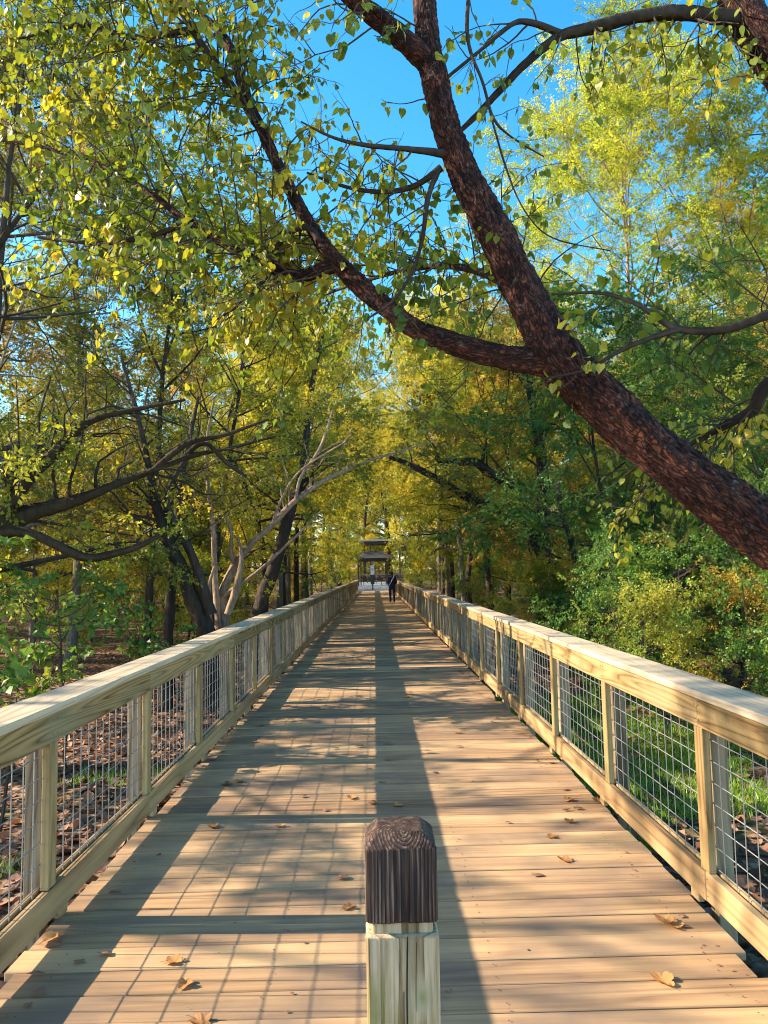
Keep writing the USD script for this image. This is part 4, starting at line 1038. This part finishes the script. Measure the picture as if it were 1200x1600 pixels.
# saplings with large leaves beside the left railing
for i, (x, y, h, lab) in enumerate([
        (-4.1, 7.4, 2.5, 'tallest green sapling close to the left railing, large leaved'), (-4.9, 8.0, 2.2, 'green sapling at the left edge, leaning left over the brown leaves'),
        (-3.7, 9.0, 2.3, 'green sapling nearest the left railing, in front of the dark stems'), (-5.6, 9.3, 2.7, 'pale green sapling under the mossy limb'),
        (-4.6, 10.4, 2.2, 'bushy green sapling left of the dark stemmed tree'), (-3.3, 6.6, 1.4, 'smallest green sapling, low beside the left railing'), (-6.2, 11.5, 2.6, 'thin green sapling farthest back by the left edge'),
        (-3.6, 11.6, 2.0, 'low green sapling right beside the dark stemmed tree')]):
    t = Tree('sapling', lab, 'sapling', 'green saplings beside the left railing', M_TWIG, 700 + i)
    z = float(ground_z(x, y)) - 0.1
    sp = t.limb([[x, y, z], [x + t.r.normal(0, 0.08), y, z + h * 0.5], [x + t.r.normal(0, 0.2), y + t.r.normal(0, 0.1), z + h]], 0.022, 0.006, 5, 10, 0.012)
    t.fork(sp, 0.016, 8, 0.75, start=0.4, up=0.05, per=3, scale=0.7)
    t.build('big', G_GREEN, gap=False)

# ------------------------------------------------------------------ bollard in the middle of the entrance
BX, BY, BW = 0.053, 2.075, 0.188
b = thing('wooden_bollard', 'square wooden bollard with a dark wet chamfered head in the foreground', 'bollard', loc=(BX, BY, 0.0))


def ring_wood(name, cols, centre, freq, dark, algae=None):
    n = {'g': ('texture_coordinate', {}), 'mp': ('mapping', {'location': (-centre[0], -centre[1], 0.0), 'scale': (1, 1, 0.0)}),
         'wn': ('noise_texture', {'scale': 3.0, 'detail': 2.0}), 'wm': ('mapping', {'scale': (1, 1, 0.22)}), 'ad': ('mix', {'mix_type': 'linear_light', 'fac': 0.012}),
         'len': ('vector_math', {'math_type': 'length'}), 'k': ('math', {'math_type': 'multiply', 'value2': freq}), 'fr': ('math', {'math_type': 'fraction'}), 'pw': ('math', {'math_type': 'power', 'value2': 2.2}),
         'fm': ('mapping', {'scale': (190, 190, 7)}), 'fn': ('noise_texture', {'scale': 1.0, 'detail': 3.0}), 'bm': ('mapping', {'scale': (52, 52, 3.2)}), 'bn': ('noise_texture', {'scale': 1.0, 'detail': 4.0}),
         's1': ('math', {'math_type': 'multiply_add', 'value2': -0.36, 'value3': 0.26}), 's2': ('math', {'math_type': 'multiply_add', 'value2': 0.55}), 's3': ('math', {'math_type': 'multiply_add', 'value2': 0.62}), 's4': ('math', {'math_type': 'subtract', 'value2': dark, 'use_clamp': True}),
         'r': ('rgb_ramp', {'ramp': cols}), 'b': ('bump', {'strength': 0.45, 'distance': 0.004}), 'p': ('principled_bsdf', {'roughness': 0.75, 'specular_ior_level': 0.25})}
    L = [('g.object', 'wm.vector'), ('wm.vector', 'wn.vector'), ('g.object', 'ad.color1'), ('wn.color', 'ad.color2'), ('ad.color', 'mp.vector'), ('mp.vector', 'len.vector1'), ('len.value', 'k.value1'), ('k.value', 'fr.value1'), ('fr.value', 'pw.value1'),
         ('g.object', 'fm.vector'), ('fm.vector', 'fn.vector'), ('g.object', 'bm.vector'), ('bm.vector', 'bn.vector'),
         ('pw.value', 's1.value1'), ('fn.fac', 's2.value1'), ('s1.value', 's2.value3'), ('bn.fac', 's3.value1'), ('s2.value', 's3.value3'), ('s3.value', 's4.value1'), ('s4.value', 'r.fac'),
         ('s3.value', 'b.height'), ('b.normal', 'p.normal')]
    if algae:
        n |= {'sz': ('separate_xyz', {}), 'an': ('noise_texture', {'scale': 9.0, 'detail': 4.0}), 'am': ('mapping', {'scale': (1, 1, 0.35)}), 'ag': ('math', {'math_type': 'multiply_add', 'value2': -1.3, 'value3': 1.02}),
              'a2': ('math', {'math_type': 'add'}), 'ar': ('rgb_ramp', {'ramp': [(0.72, (0, 0, 0)), (1.0, (0.75, 0.75, 0.75))]}), 'mx': ('mix', {'color2': (0.13, 0.14, 0.02)})}
        L += [('g.object', 'sz.vector'), ('sz.z', 'ag.value1'), ('g.object', 'am.vector'), ('am.vector', 'an.vector'), ('ag.value', 'a2.value1'), ('an.fac', 'a2.value2'), ('a2.value', 'ar.fac'), ('ar.color', 'mx.fac'), ('r.color', 'mx.color1'), ('mx.color', 'p.base_color')]
        n |= {'kv': ('vector_math', {'math_type': 'subtract', 'vector2': (0.048, -0.094, 0.585)}), 'km': ('mapping', {'scale': (1.0, 0.4, 0.62)}), 'kl': ('vector_math', {'math_type': 'length'}), 'kn': ('math', {'math_type': 'multiply_add', 'value2': 0.035}),
              'kr': ('rgb_ramp', {'ramp': [(0.010, (0.12, 0.08, 0.04)), (0.022, (0.22, 0.19, 0.08)), (0.034, (0.30, 0.26, 0.15)), (0.052, (0.36, 0.30, 0.19))]}),
              'kf': ('rgb_ramp', {'ramp': [(0.036, (0.85, 0.85, 0.85)), (0.058, (0, 0, 0))]}), 'kx': ('mix', {})}
        L.remove(('mx.color', 'p.base_color'))
        L += [('g.object', 'kv.vector1'), ('kv.vector', 'km.vector'), ('km.vector', 'kl.vector1'), ('bn.fac', 'kn.value1'), ('kl.value', 'kn.value3'), ('kn.value', 'kr.fac'), ('kn.value', 'kf.fac'), ('kf.color', 'kx.fac'), ('mx.color', 'kx.color1'), ('kr.color', 'kx.color2'), ('kx.color', 'p.base_color')]
    else:
        L += [('r.color', 'p.base_color')]
    return mat(name, n, L, 'p.BSDF')


M_BHEAD = ring_wood('wet_dark_wood', [(0.24, (0.004, 0.003, 0.0025)), (0.50, (0.016, 0.009, 0.0065)), (0.68, (0.06, 0.029, 0.019)), (0.90, (0.24, 0.16, 0.11))], (0.008, -0.055), 120.0, 0.14)
M_BSHAFT = ring_wood('weathered_pale_wood', [(0.27, (0.055, 0.034, 0.016)), (0.46, (0.165, 0.112, 0.056)), (0.65, (0.30, 0.215, 0.12)), (0.9, (0.44, 0.34, 0.215))], (0.02, 0.05), 60.0, 0.02, True)


def post_block(w, z0, z1, ch_top, ch_edge, sub=10, amp=0.0016, seed=0, ch_bot=0.0):
    h = w / 2
    m = m3.Manifold.cube([w, w, z1 - z0]).translate([-h, -h, z0])
    def hullp(pts):
        return m3.Manifold.hull_points(np.array(pts, float))
    P = []
    e = ch_edge
    for z, i in ((z0 + ch_bot, 0), (z1 - ch_top, 0), (z1, ch_top)) + (((z0, ch_bot),) if ch_bot else ()):
        for sx in (-1, 1):
            for sy in (-1, 1):
                P += [(sx * (h - i), sy * max(h - i - e, 0.001), z), (sx * max(h - i - e, 0.001), sy * (h - i), z)]
    m = hullp(P).refine_to_length(0.006)
    mm = m.to_mesh(); v = np.array(mm.vert_properties[:, :3], float); f = np.array(mm.tri_verts)
    d = meshkit.noise(np.c_[v[:, 0] * 105, v[:, 1] * 105, v[:, 2] * 4], seed) - 0.5
    n_ = np.c_[v[:, :2], 0 * v[:, 2]]; n_ /= np.linalg.norm(n_, axis=1, keepdims=True) + 1e-9
    return v + n_ * (d * 2 * amp)[:, None] + np.c_[0 * d, 0 * d, (meshkit.noise(v * 25, seed + 1) - 0.5) * 0.003], f


obj('head', post_block(BW, 0.765, 0.985, 0.034, 0.005, seed=2, amp=0.0016, ch_bot=0.006), M_BHEAD, b, smooth=35)
obj('neck', post_block(BW - 0.026, 0.735, 0.767, 0.0, 0.006, seed=3), M_BSHAFT, b, smooth=35)
obj('shaft', post_block(BW + 0.001, -0.4, 0.737, 0.006, 0.007, seed=4, amp=0.0013), M_BSHAFT, b, smooth=35)
ck = MB()
for (x0, z0, z1, w) in ((0.012, 0.40, 0.735, 0.0035), (0.004, 0.42, 0.60, 0.002), (-0.05, 0.3, 0.5, 0.0015), (0.035, 0.55, 0.72, 0.0014)):
    p = [[x0 + 0.004 * math.sin(9 * z), -BW / 2 - 0.0012, z] for z in np.linspace(z0, z1, 12)]
    ck.tube(p, np.interp(np.linspace(0, 1, 12), [0, 0.3, 0.9, 1], [0.0003, w * 0.6, w * 0.6, 0.001]), 5)
obj('drying_cracks', ck.get(), plain('crack_dark', (0.018, 0.013, 0.010), 0.95), b, kind='stuff')

# ------------------------------------------------------------------ far end: paving, shelters, sign, bin, fence
M_CONC = plain('concrete', (0.24, 0.245, 0.25), 0.9, vary=0.15, scale=3.0)
M_BROWN = plain('dark_brown_paint', (0.055, 0.040, 0.032), 0.6)
M_ROOF = plain('brown_roofing', (0.035, 0.030, 0.026), 0.9)
M_PALE = plain('pale_fascia', (0.36, 0.32, 0.27), 0.6)
M_SIGNW = plain('white_sign', (0.74, 0.75, 0.75), 0.4, vary=0.04)
M_SIGNG = plain('dark_green_sign', (0.03, 0.055, 0.045), 0.5)
P0 = MB()
for k in range(12):
    ya, yb = 70.02 + k * 2.5, 70.0 + (k + 1) * 2.5
    za, zb = [0.02 + 0.5 * max(0, (q - 72) / 30) for q in (ya, yb)]
    v = np.array([[x, y, z] for y, z in ((ya, za), (yb - 0.015, zb)) for x in (-3.2, 3.4)] + [[x, y, z - 0.3] for y, z in ((ya, za), (yb - 0.015, zb)) for x in (-3.2, 3.4)], float)
    P0.add(v, np.array([[0, 1, 3], [0, 3, 2], [4, 7, 5], [4, 6, 7], [0, 4, 5], [0, 5, 1], [2, 3, 7], [2, 7, 6], [0, 2, 6], [0, 6, 4], [1, 5, 7], [1, 7, 3]]))
obj('pavement', P0.get(), M_CONC, kind='structure')


def pad_z(y):
    return 0.02 + 0.5 * max(0.0, (y - 72) / 30)


def X(px, Y):
    return at(px, 896, Y)[0]


def Zp(py, Y, px=600):
    return at(px, py, Y)[2]


pv = thing('pavilion', 'small open shelter with a brown hipped roof behind the sign', 'shelter')
Yp = 84.0; x0, x1 = X(546, Yp), X(618, Yp); ze, zr = Zp(871.5, Yp), Zp(863.5, Yp)
d = 4.2
hv = np.array([[x0, Yp, ze], [x1, Yp, ze], [x1, Yp + d, ze], [x0, Yp + d, ze], [x0 + 1.5, Yp + d / 2, zr + 0.25], [x1 - 1.5, Yp + d / 2, zr + 0.25],
               [x0, Yp, ze - 0.16], [x1, Yp, ze - 0.16], [x1, Yp + d, ze - 0.16], [x0, Yp + d, ze - 0.16]])
obj('roof', (hv, np.array([[0, 1, 5], [0, 5, 4], [1, 2, 5], [2, 3, 4], [2, 4, 5], [3, 0, 4], [0, 6, 7], [0, 7, 1], [1, 7, 8], [1, 8, 2], [2, 8, 9], [2, 9, 3], [3, 9, 6], [3, 6, 0], [6, 8, 7], [6, 9, 8]])), M_ROOF, pv)
for px, yy in ((560, Yp + 0.3), (606, Yp + 0.3), (563, Yp + d - 0.3), (604, Yp + d - 0.3)):
    xx = X(px, Yp); obj('post', MB().box((xx - 0.07, yy - 0.07, 0), (xx + 0.07, yy + 0.07, ze - 0.16), 0.01).get(), M_BROWN, pv)
for yy in (Yp + 0.3, Yp + d - 0.3):
    obj('beam', MB().box((x0 + 0.4, yy - 0.05, ze - 0.36), (x1 - 0.4, yy + 0.05, ze - 0.165)).get(), M_BROWN, pv)
zb = pad_z(Yp + 3)
bench = thing('bench', 'dark bench under the small brown roofed shelter', 'bench', loc=((x0 + x1) / 2, Yp + 2.6, zb))
for k in range(3):
    obj('seat_slat', MB().box((-1.2, 0.16 * k, 0.42), (1.2, 0.16 * k + 0.14, 0.46), 0.005).get(), M_BROWN, bench)
for k in range(2):
    obj('back_slat', MB().box((-1.2, 0.50, 0.58 + 0.17 * k), (1.2, 0.54, 0.72 + 0.17 * k), 0.005).get(), M_BROWN, bench)
for sx in (-1.05, 1.05):
    obj('leg', MB().box((sx - 0.04, 0.02, 0), (sx + 0.04, 0.44, 0.418)).box((sx - 0.04, 0.45, 0), (sx + 0.04, 0.497, 0.92)).get(), M_BROWN, bench)

sh = thing('shelter', 'taller open shelter with a flat roof and pale edge behind the small one', 'shelter')
Ys = 99.0; x0, x1 = X(556, Ys), X(656, Ys); zt = Zp(843.5, Ys)
obj('roof', MB().box((x0, Ys, zt - 0.05), (x1, Ys + 6, zt + 0.06), 0.01).get(), M_ROOF, sh)
obj('fascia', MB().box((x0 - 0.03, Ys - 0.05, zt - 0.16), (x1 + 0.03, Ys - 0.003, zt + 0.08), 0.01).get(), M_PALE, sh)
obj('soffit', MB().box((x0 + 0.7, Ys + 0.4, zt - 0.55), (x1 - 0.7, Ys + 5.6, zt - 0.056)).get(), M_BROWN, sh)
for px in (579, 625.5, 634):
    xx = X(px, Ys); obj('post', MB().box((xx - 0.12, Ys + 0.5, 0), (xx + 0.12, Ys + 0.74, zt - 0.555), 0.01).get(), M_BROWN, sh)
obj('post', MB().box((x0 + 1.0, Ys + 5.0, 0), (x0 + 1.24, Ys + 5.24, zt - 0.555), 0.01).get(), M_BROWN, sh)

Yg = 72.5; xg = X(582, Yg)
sg = thing('trail_sign', 'tall narrow sign with a white panel where the boardwalk ends', 'sign', loc=(xg, Yg, pad_z(Yg)))
obj('post', MB().box((-0.06, 0.0, 0), (0.06, 0.12, 2.45), 0.008).get(), M_BROWN, sg)
obj('white_panel', MB().box((-0.17, -0.045, 1.50), (0.17, -0.002, 2.40), 0.008).get(), M_SIGNW, sg)
obj('green_panel', MB().box((-0.19, -0.04, 0.55), (0.19, -0.002, 1.46), 0.008).get(), M_SIGNG, sg)
for k, (z, w) in enumerate(((2.25, 0.10), (2.1, 0.12), (2.0, 0.11), (1.9, 0.12), (1.66, 0.09))):
    obj('print_line', MB().box((-w, -0.050, z), (w, -0.0465, z + 0.035)).get(), M_SIGNG, sg)
Yb = 71.2; xb = X(530, Yb)
tb = thing('trash_bin', 'black trash bin beyond the end of the left railing', 'bin', loc=(xb, Yb, pad_z(Yb)))
body = trimesh.creation.revolve(np.array([[0, 0], [0.27, 0], [0.29, 0.05], [0.30, 0.82], [0.31, 0.84], [0.31, 0.88], [0, 0.88]]), sections=24)
obj('body', body, plain('black_plastic', (0.012, 0.012, 0.013), 0.45), tb, smooth=40)
lid = trimesh.creation.revolve(np.array([[0.10, 0.885], [0.33, 0.885], [0.33, 0.93], [0.27, 1.0], [0.12, 1.04], [0.10, 1.02]]), sections=24)
obj('lid', lid, M_BROWN, tb, smooth=40)
for side, xa, xb_ in ((0, X(556, 96), X(574, 96)), (1, X(588, 96), X(670, 96))):
    fx = thing('rail_fence', ['short piece of rail fence behind the sign, left of its post', 'long rail fence behind the shelters, right of the sign'][side], 'fence')
    n = max(2, int(abs(xb_ - xa) / 2.2) + 1)
    z = pad_z(96)
    for i in range(n):
        xx = xa + (xb_ - xa) * i / (n - 1); obj('post', MB().box((xx - 0.07, 96, z - 0.3), (xx + 0.07, 96.14, z + 1.15), 0.01).get(), M_OLD, fx)
    for zz in (0.35, 0.98):
        obj('rail', MB().box((xa - 0.1, 95.955, z + zz), (xb_ + 0.1, 95.997, z + zz + 0.14), 0.005).get(), M_RAIL, fx)

# ------------------------------------------------------------------ the person walking away
def limbs_body(bones, length=0.016, it=8):
    """one skin round tapered bones: (p, rp, q, rq)"""
    parts = []
    for p, rp, q, rq in bones:
        a = m3.Manifold.sphere(rp, 20).translate(list(map(float, p))); c = m3.Manifold.sphere(rq, 20).translate(list(map(float, q)))
        parts.append(m3.Manifold.batch_hull([a, c]))
    m = m3.Manifold.batch_boolean(parts, m3.OpType.Add).refine_to_length(length)
    me = m.to_mesh(); t = trimesh.Trimesh(np.array(me.vert_properties[:, :3], float), np.array(me.tri_verts), process=True)
    trimesh.smoothing.filter_taubin(t, iterations=it)
    return t


pe = thing('person', 'person in navy jacket and trousers with a pale strap across the back, walking away', 'person', loc=(X(612, 42.0) , 42.0, 0.004), rz=4)
SKIN = plain('skin', (0.28, 0.16, 0.11), 0.55, vary=0.08); NAVY = plain('navy_cloth', (0.012, 0.016, 0.045), 0.85); NAVY2 = plain('navy_trousers', (0.014, 0.018, 0.040), 0.85); BLK = plain('black_shoes', (0.010, 0.010, 0.011), 0.5); HAIR = plain('dark_hair', (0.012, 0.010, 0.009), 0.7)
skin = limbs_body([((0, 0, 1.66), 0.082, (0, 0.02, 1.60), 0.068), ((0, 0.03, 1.585), 0.058, (0, 0.075, 1.55), 0.030), ((0, 0.005, 1.56), 0.052, (0, -0.01, 1.44), 0.058),
                   ((0, -0.01, 1.42), 0.075, (0, 0, 1.0), 0.09), ((-0.10, 0, 0.95), 0.07, (-0.10, 0.03, 0.12), 0.042), ((0.10, 0, 0.95), 0.07, (0.10, -0.06, 0.12), 0.042),
                   ((-0.17, 0, 1.40), 0.05, (-0.235, -0.03, 1.14), 0.04), ((-0.235, -0.03, 1.14), 0.04, (-0.20, 0.17, 1.02), 0.03), ((0.17, 0, 1.40), 0.05, (0.235, -0.03, 1.14), 0.04), ((0.235, -0.03, 1.14), 0.04, (0.20, 0.17, 1.02), 0.03),
                   ((0, 0.09, 1.615), 0.018, (0, 0.098, 1.60), 0.016), ((-0.083, 0.0, 1.625), 0.022, (-0.086, -0.005, 1.60), 0.018), ((0.083, 0.0, 1.625), 0.022, (0.086, -0.005, 1.60), 0.018)]
                  + [bone for s_ in (-1, 1) for bone in [((s_ * 0.20, 0.17, 1.02), 0.026, (s_ * 0.19, 0.235, 0.99), 0.028)] + [((s_ * (0.172 + 0.019 * k), 0.245, 0.985), 0.0095, (s_ * (0.170 + 0.017 * k), 0.285 + 0.008 * (1.5 - abs(k - 1.5)), 0.958), 0.008) for k in range(4)]
                     + [((s_ * (0.170 + 0.017 * k), 0.285 + 0.008 * (1.5 - abs(k - 1.5)), 0.958), 0.008, (s_ * (0.168 + 0.016 * k), 0.275, 0.928), 0.007) for k in range(4)] + [((s_ * 0.178, 0.20, 0.995), 0.011, (s_ * 0.150, 0.245, 0.975), 0.009)]], 0.010, 6)
obj('body', skin, SKIN, pe, smooth=True)
jacket = limbs_body([((-0.13, -0.005, 1.40), 0.088, (0.13, -0.005, 1.40), 0.088), ((0, -0.01, 1.40), 0.115, (0, 0, 1.18), 0.125), ((-0.07, -0.01, 1.38), 0.11, (-0.07, 0, 0.98), 0.115), ((0.07, -0.01, 1.38), 0.11, (0.07, 0, 0.98), 0.115), ((-0.08, 0, 0.95), 0.115, (0.08, 0, 0.95), 0.115), ((-0.08, 0, 0.86), 0.112, (0.08, 0, 0.86), 0.112), ((-0.08, 0, 0.95), 0.115, (-0.08, 0, 0.86), 0.112), ((0.08, 0, 0.95), 0.115, (0.08, 0, 0.86), 0.112),
                     ((-0.175, -0.005, 1.40), 0.072, (-0.245, -0.03, 1.14), 0.060), ((-0.245, -0.03, 1.14), 0.060, (-0.205, 0.15, 1.03), 0.045), ((0.175, -0.005, 1.40), 0.072, (0.245, -0.03, 1.14), 0.060), ((0.245, -0.03, 1.14), 0.060, (0.205, 0.15, 1.03), 0.045), ((0, -0.012, 1.46), 0.072, (0, -0.012, 1.51), 0.064)], 0.014, 8)
obj('jacket', jacket, NAVY, pe, smooth=True)
trousers = limbs_body([((-0.085, 0, 0.88), 0.108, (0.085, 0, 0.88), 0.108), ((-0.095, 0, 0.86), 0.104, (-0.10, 0.035, 0.48), 0.075), ((-0.10, 0.035, 0.48), 0.075, (-0.10, 0.03, 0.09), 0.060), ((0.095, 0, 0.86), 0.104, (0.10, -0.01, 0.48), 0.075), ((0.10, -0.01, 0.48), 0.075, (0.10, -0.06, 0.09), 0.060)], 0.016, 6)
obj('trousers', trousers, NAVY2, pe, smooth=True)
for s_, yy in ((-1, 0.03), (1, -0.06)):
    obj('shoe', limbs_body([((s_ * 0.10, yy - 0.03, 0.05), 0.05, (s_ * 0.105, yy + 0.11, 0.045), 0.045), ((s_ * 0.105, yy + 0.11, 0.04), 0.04, (s_ * 0.11, yy + 0.17, 0.034), 0.034)], 0.014, 4), BLK, pe, smooth=True)
obj('hair', limbs_body([((0, -0.012, 1.672), 0.092, (0, -0.028, 1.62), 0.085), ((0, 0.02, 1.70), 0.075, (0, -0.02, 1.70), 0.08)], 0.012, 5), HAIR, pe, smooth=True)
st = MB(); pts_ = np.array([[0.12, -0.085, 1.475], [0.08, -0.118, 1.40], [0.0, -0.139, 1.26], [-0.09, -0.138, 1.10], [-0.15, -0.120, 0.99]])
st.tube(spline(pts_, 20), 0.017, 6)
obj('strap', st.get(), plain('pale_strap', (0.55, 0.53, 0.50), 0.7, vary=0.1), pe, smooth=True)

# ------------------------------------------------------------------ fallen leaves on the planks
def dry_leaf(seed, size=0.1, lobes=5):
    r = np.random.default_rng(seed)
    n = 40; a = np.linspace(0, 2 * np.pi, n, endpoint=False)
    rad = 0.32 + 0.16 * np.abs(np.cos(a * lobes / 2.0)) ** 0.7 + 0.03 * r.normal(size=n)
    pts = np.c_[np.cos(a) * rad * 1.25, np.sin(a) * rad]
    rings = [0.0, 0.5, 1.0]
    v = [[0, 0, 0]]; f = []
    for q in (0.5, 1.0):
        v += [[x * q, y * q, 0] for x, y in pts]
    v = np.array(v, float)
    c1, c2 = r.uniform(0.6, 1.5), r.uniform(-0.3, 0.5)
    v[:, 2] = c1 * v[:, 1] ** 2 + c2 * v[:, 0] ** 2 + 0.10 * (meshkit.noise(v * 5, seed) - 0.5) + 0.25 * np.maximum(v[:, 0] - 0.2, 0) * r.uniform(0, 1.5)
    for i in range(n):
        j = (i + 1) % n
        f += [[0, 1 + i, 1 + j], [1 + i, 1 + n + i, 1 + n + j], [1 + i, 1 + n + j, 1 + j]]
    v[:, 2] -= np.percentile(v[:, 2], 8)
    st_ = MB(); st_.tube(np.array([[-0.35, 0, v[:, 2].mean()], [-0.6, 0.05, 0.05], [-0.85, 0.0, 0.03]]), [0.012, 0.010, 0.010], 4)
    return (v * size, np.array(f)), (st_.get()[0] * size, st_.get()[1])


G_DRY = leaf_mat('dry_deck_leaves', [(0.0, (0.10, 0.045, 0.016)), (0.4, (0.24, 0.12, 0.04)), (0.75, (0.32, 0.19, 0.08)), (1.0, (0.36, 0.26, 0.14))], 0.2, (1.2, 1, 0.6), 0.6)
LEAVES = [
    (1040, 1440, 0.13, 'brown leaf by the right toe board, half of a pair'), (1052, 1446, 0.11, 'curled pale leaf by the right toe board, other half of the pair'), (1035, 1532, 0.13, 'large tan leaf lying at the lower right of the planks'),
    (272, 1502, 0.10, 'curled tan leaf in the sun at the lower left of the planks'), (290, 1538, 0.09, 'narrow folded leaf in the sun at the lower left'), (545, 1418, 0.09, 'orange leaf touching the bollard on its left'),
    (549, 1247, 0.10, 'upright orange leaf up the deck from the bollard, on its left'), (583, 1255, 0.09, 'flat tan leaf just behind the bollard, left one'), (622, 1259, 0.09, 'crinkled leaf just behind the bollard, right one'),
    (333, 1291, 0.11, 'yellow green leaf at the edge of the left rail shadow'), (355, 1226, 0.11, 'long pale leaf in the left rail shadow, nearer of a pair'), (374, 1222, 0.09, 'brown leaf in the left rail shadow, farther of a pair'),
    (408, 1134, 0.12, 'dark brown leaf in shade by the left railing'), (560, 1030, 0.14, 'dark leaf in the middle of the deck half way up'), (637, 1090, 0.13, 'pale leaf right of the middle shadow half way up'),
    (703, 1121, 0.12, 'tan leaf on the sunny right half of the deck'), (690, 1028, 0.13, 'small leaf far up the right half of the deck'), (890, 1250, 0.11, 'brown leaf near the right railing, farther one'), (889, 1284, 0.10, 'thin curled leaf near the right railing, nearer one'),
    (935, 1252, 0.12, 'leaf tucked against the right toe board'), (862, 1308, 0.09, 'reddish leaf with a stalk right of the bollard'), (882, 1344, 0.11, 'standing curled leaf right of the bollard with a dark shadow'),
    (83, 1466, 0.12, 'dead leaf by the left toe board at the left edge'), (312, 1597, 0.12, 'pale leaf cut by the bottom edge of the photo'), (438, 1291, 0.08, 'small leaf in the middle of the sunlit mesh pattern'),
    (420, 1070, 0.12, 'leaf by the left railing farther up in shade'), (668, 1045, 0.12, 'yellowish leaf beside the middle shadow'), (520, 1003, 0.13, 'small dark leaf in the far sunlit patch')]
shapes_ = [dry_leaf(900 + k, 1.0, 5 if k % 2 else 4) for k in range(6)]
for k, (x, y, sz, lab) in enumerate(LEAVES):
    p = on_plane(x, y, 0.004)
    lf = thing('fallen_leaf', lab, 'leaf', 'fallen leaves lying on the planks', loc=p, rz=float(R.uniform(0, 360)))
    (v, f), (sv, sf) = shapes_[k % 6]
    obj('blade', (v * sz * 0.72, f), G_DRY, lf, smooth=True)
    obj('stalk', (sv * sz * 0.72, sf), M_TWIG, lf)
nb = spline(np.array([[0, 0], [1, 0]]), 2)
cr_ = MB()
for k in range(700):                              # crumbs, bits of bark and small leaves over the planks, thickest by the railings and far down
    u = R.random()
    y = 2.2 + 66 * u ** 1.6
    x = R.uniform(-1.5, 1.5) if R.random() < 0.45 else R.choice([-1, 1]) * (1.52 - abs(R.normal(0, 0.10)))
    sz = R.uniform(0.004, 0.013) if R.random() < 0.72 else R.uniform(0.02, 0.04) * (1 + y / 30)
    a = R.uniform(0, 6.3); n = 6
    ang = a + np.arange(n) * 2 * np.pi / n
    rr = sz * R.uniform(0.5, 1.2, n)
    v = np.c_[x + np.cos(ang) * rr, y + np.sin(ang) * rr * 0.6, 0.004 + R.uniform(0, 0.35, n) * sz]
    cr_.add(np.vstack([v, [[x, y, 0.005 + 0.3 * sz]]]), np.array([[6, i, (i + 1) % 6] for i in range(6)]))
obj('deck_litter', cr_.get(), G_DEAD, kind='stuff', label='crumbs of bark and dead leaf bits scattered over the planks', cat='debris')

# ------------------------------------------------------------------ leaf litter, grass
lit = []
for k in range(5):
    (v, f), _ = dry_leaf(950 + k, 0.085, 5 if k % 2 else 4)
    idx = np.unique(np.concatenate([[0], 1 + 40 + np.arange(0, 40, 4)])); m = len(idx) - 1
    lit.append(((v[idx], np.array([[0, 1 + i, 1 + (i + 1) % m] for i in range(m)])), None))
n = 19000
lx = np.concatenate([R.choice([-1, 1], n // 2) * (1.62 + 5.5 * R.random(n // 2) ** 1.5), R.uniform(-11, 9, n - n // 2)])
ly = np.concatenate([1.5 + 13 * R.random(n // 2), 3 + 22 * R.random(n - n // 2)])
ok = (np.abs(lx) > 1.62) & ((lx < 0) | (meshkit.noise(np.stack([lx * 0.8, ly * 0.8, 0 * lx], -1), 3) > 0.35) | (ly < 5.5))
lx, ly = lx[ok], ly[ok]
lp = np.stack([lx, ly, ground_z(lx, ly) + 0.012], 1)
lr = thing('leaf_litter', 'brown dead leaves covering the ground on both sides of the boardwalk', 'leaves', kind='stuff')
ld = np.c_[R.normal(0, 1, (len(lp), 2)), R.normal(0, 0.35, len(lp))]
scatter(lr, 'leaves', lit, G_DEAD, lp, ld, R.uniform(0.45, 1.45, len(lp)), R, twig=False)


def tuft(seed):
    r = np.random.default_rng(seed); V, F, n_ = [], [], 0
    for k in range(14):
        a = r.uniform(0, 6.3); b_ = r.uniform(0, 0.07); h = r.uniform(0.03, 0.075); w = 0.004; l = r.uniform(0.01, 0.06)
        p = np.array([math.cos(a) * b_, math.sin(a) * b_, 0]); e = np.array([math.cos(a + 1), math.sin(a + 1), 0])
        V += [p - e * w, p + e * w, p + np.array([math.cos(a), math.sin(a), 0]) * l + [0, 0, h]]; F.append([n_, n_ + 1, n_ + 2]); n_ += 3
    return np.array(V), np.array(F)


n = 13000
gx_ = np.concatenate([R.uniform(1.9, 9.5, n - 1200), R.uniform(-5.0, -1.9, 1200)]); gy_ = np.concatenate([R.uniform(5.6, 13.5, n - 1200), R.uniform(5.0, 8.6, 1200)])
m = meshkit.noise(np.stack([gx_ * 0.7, gy_ * 0.7, 0 * gx_], -1), 8) + 0.25 * meshkit.noise(np.stack([gx_ * 4, gy_ * 4, 0 * gx_], -1), 2)
ok = m > np.where(gx_ > 0, 0.36 + 0.5 * np.clip(6.6 - gy_, 0, 1), 0.86)
gx_, gy_ = gx_[ok], gy_[ok]
# tufts stand upright: their own z axis stays up
gp = np.stack([gx_, gy_, ground_z(gx_, gy_) + 0.004], 1)
gr_s = thing('grass', 'bright green grass in the sunlit clearing right of the boardwalk and a patch left', 'grass', kind='stuff')
ga = R.uniform(0, 6.28, len(gp))
scatter(gr_s, 'blades', [((tuft(40 + k)), None) for k in range(4)], G_GRASS, gp, np.c_[np.cos(ga), np.sin(ga), np.zeros(len(gp))], R.uniform(0.8, 1.6, len(gp)), np.random.default_rng(3), twig=False)
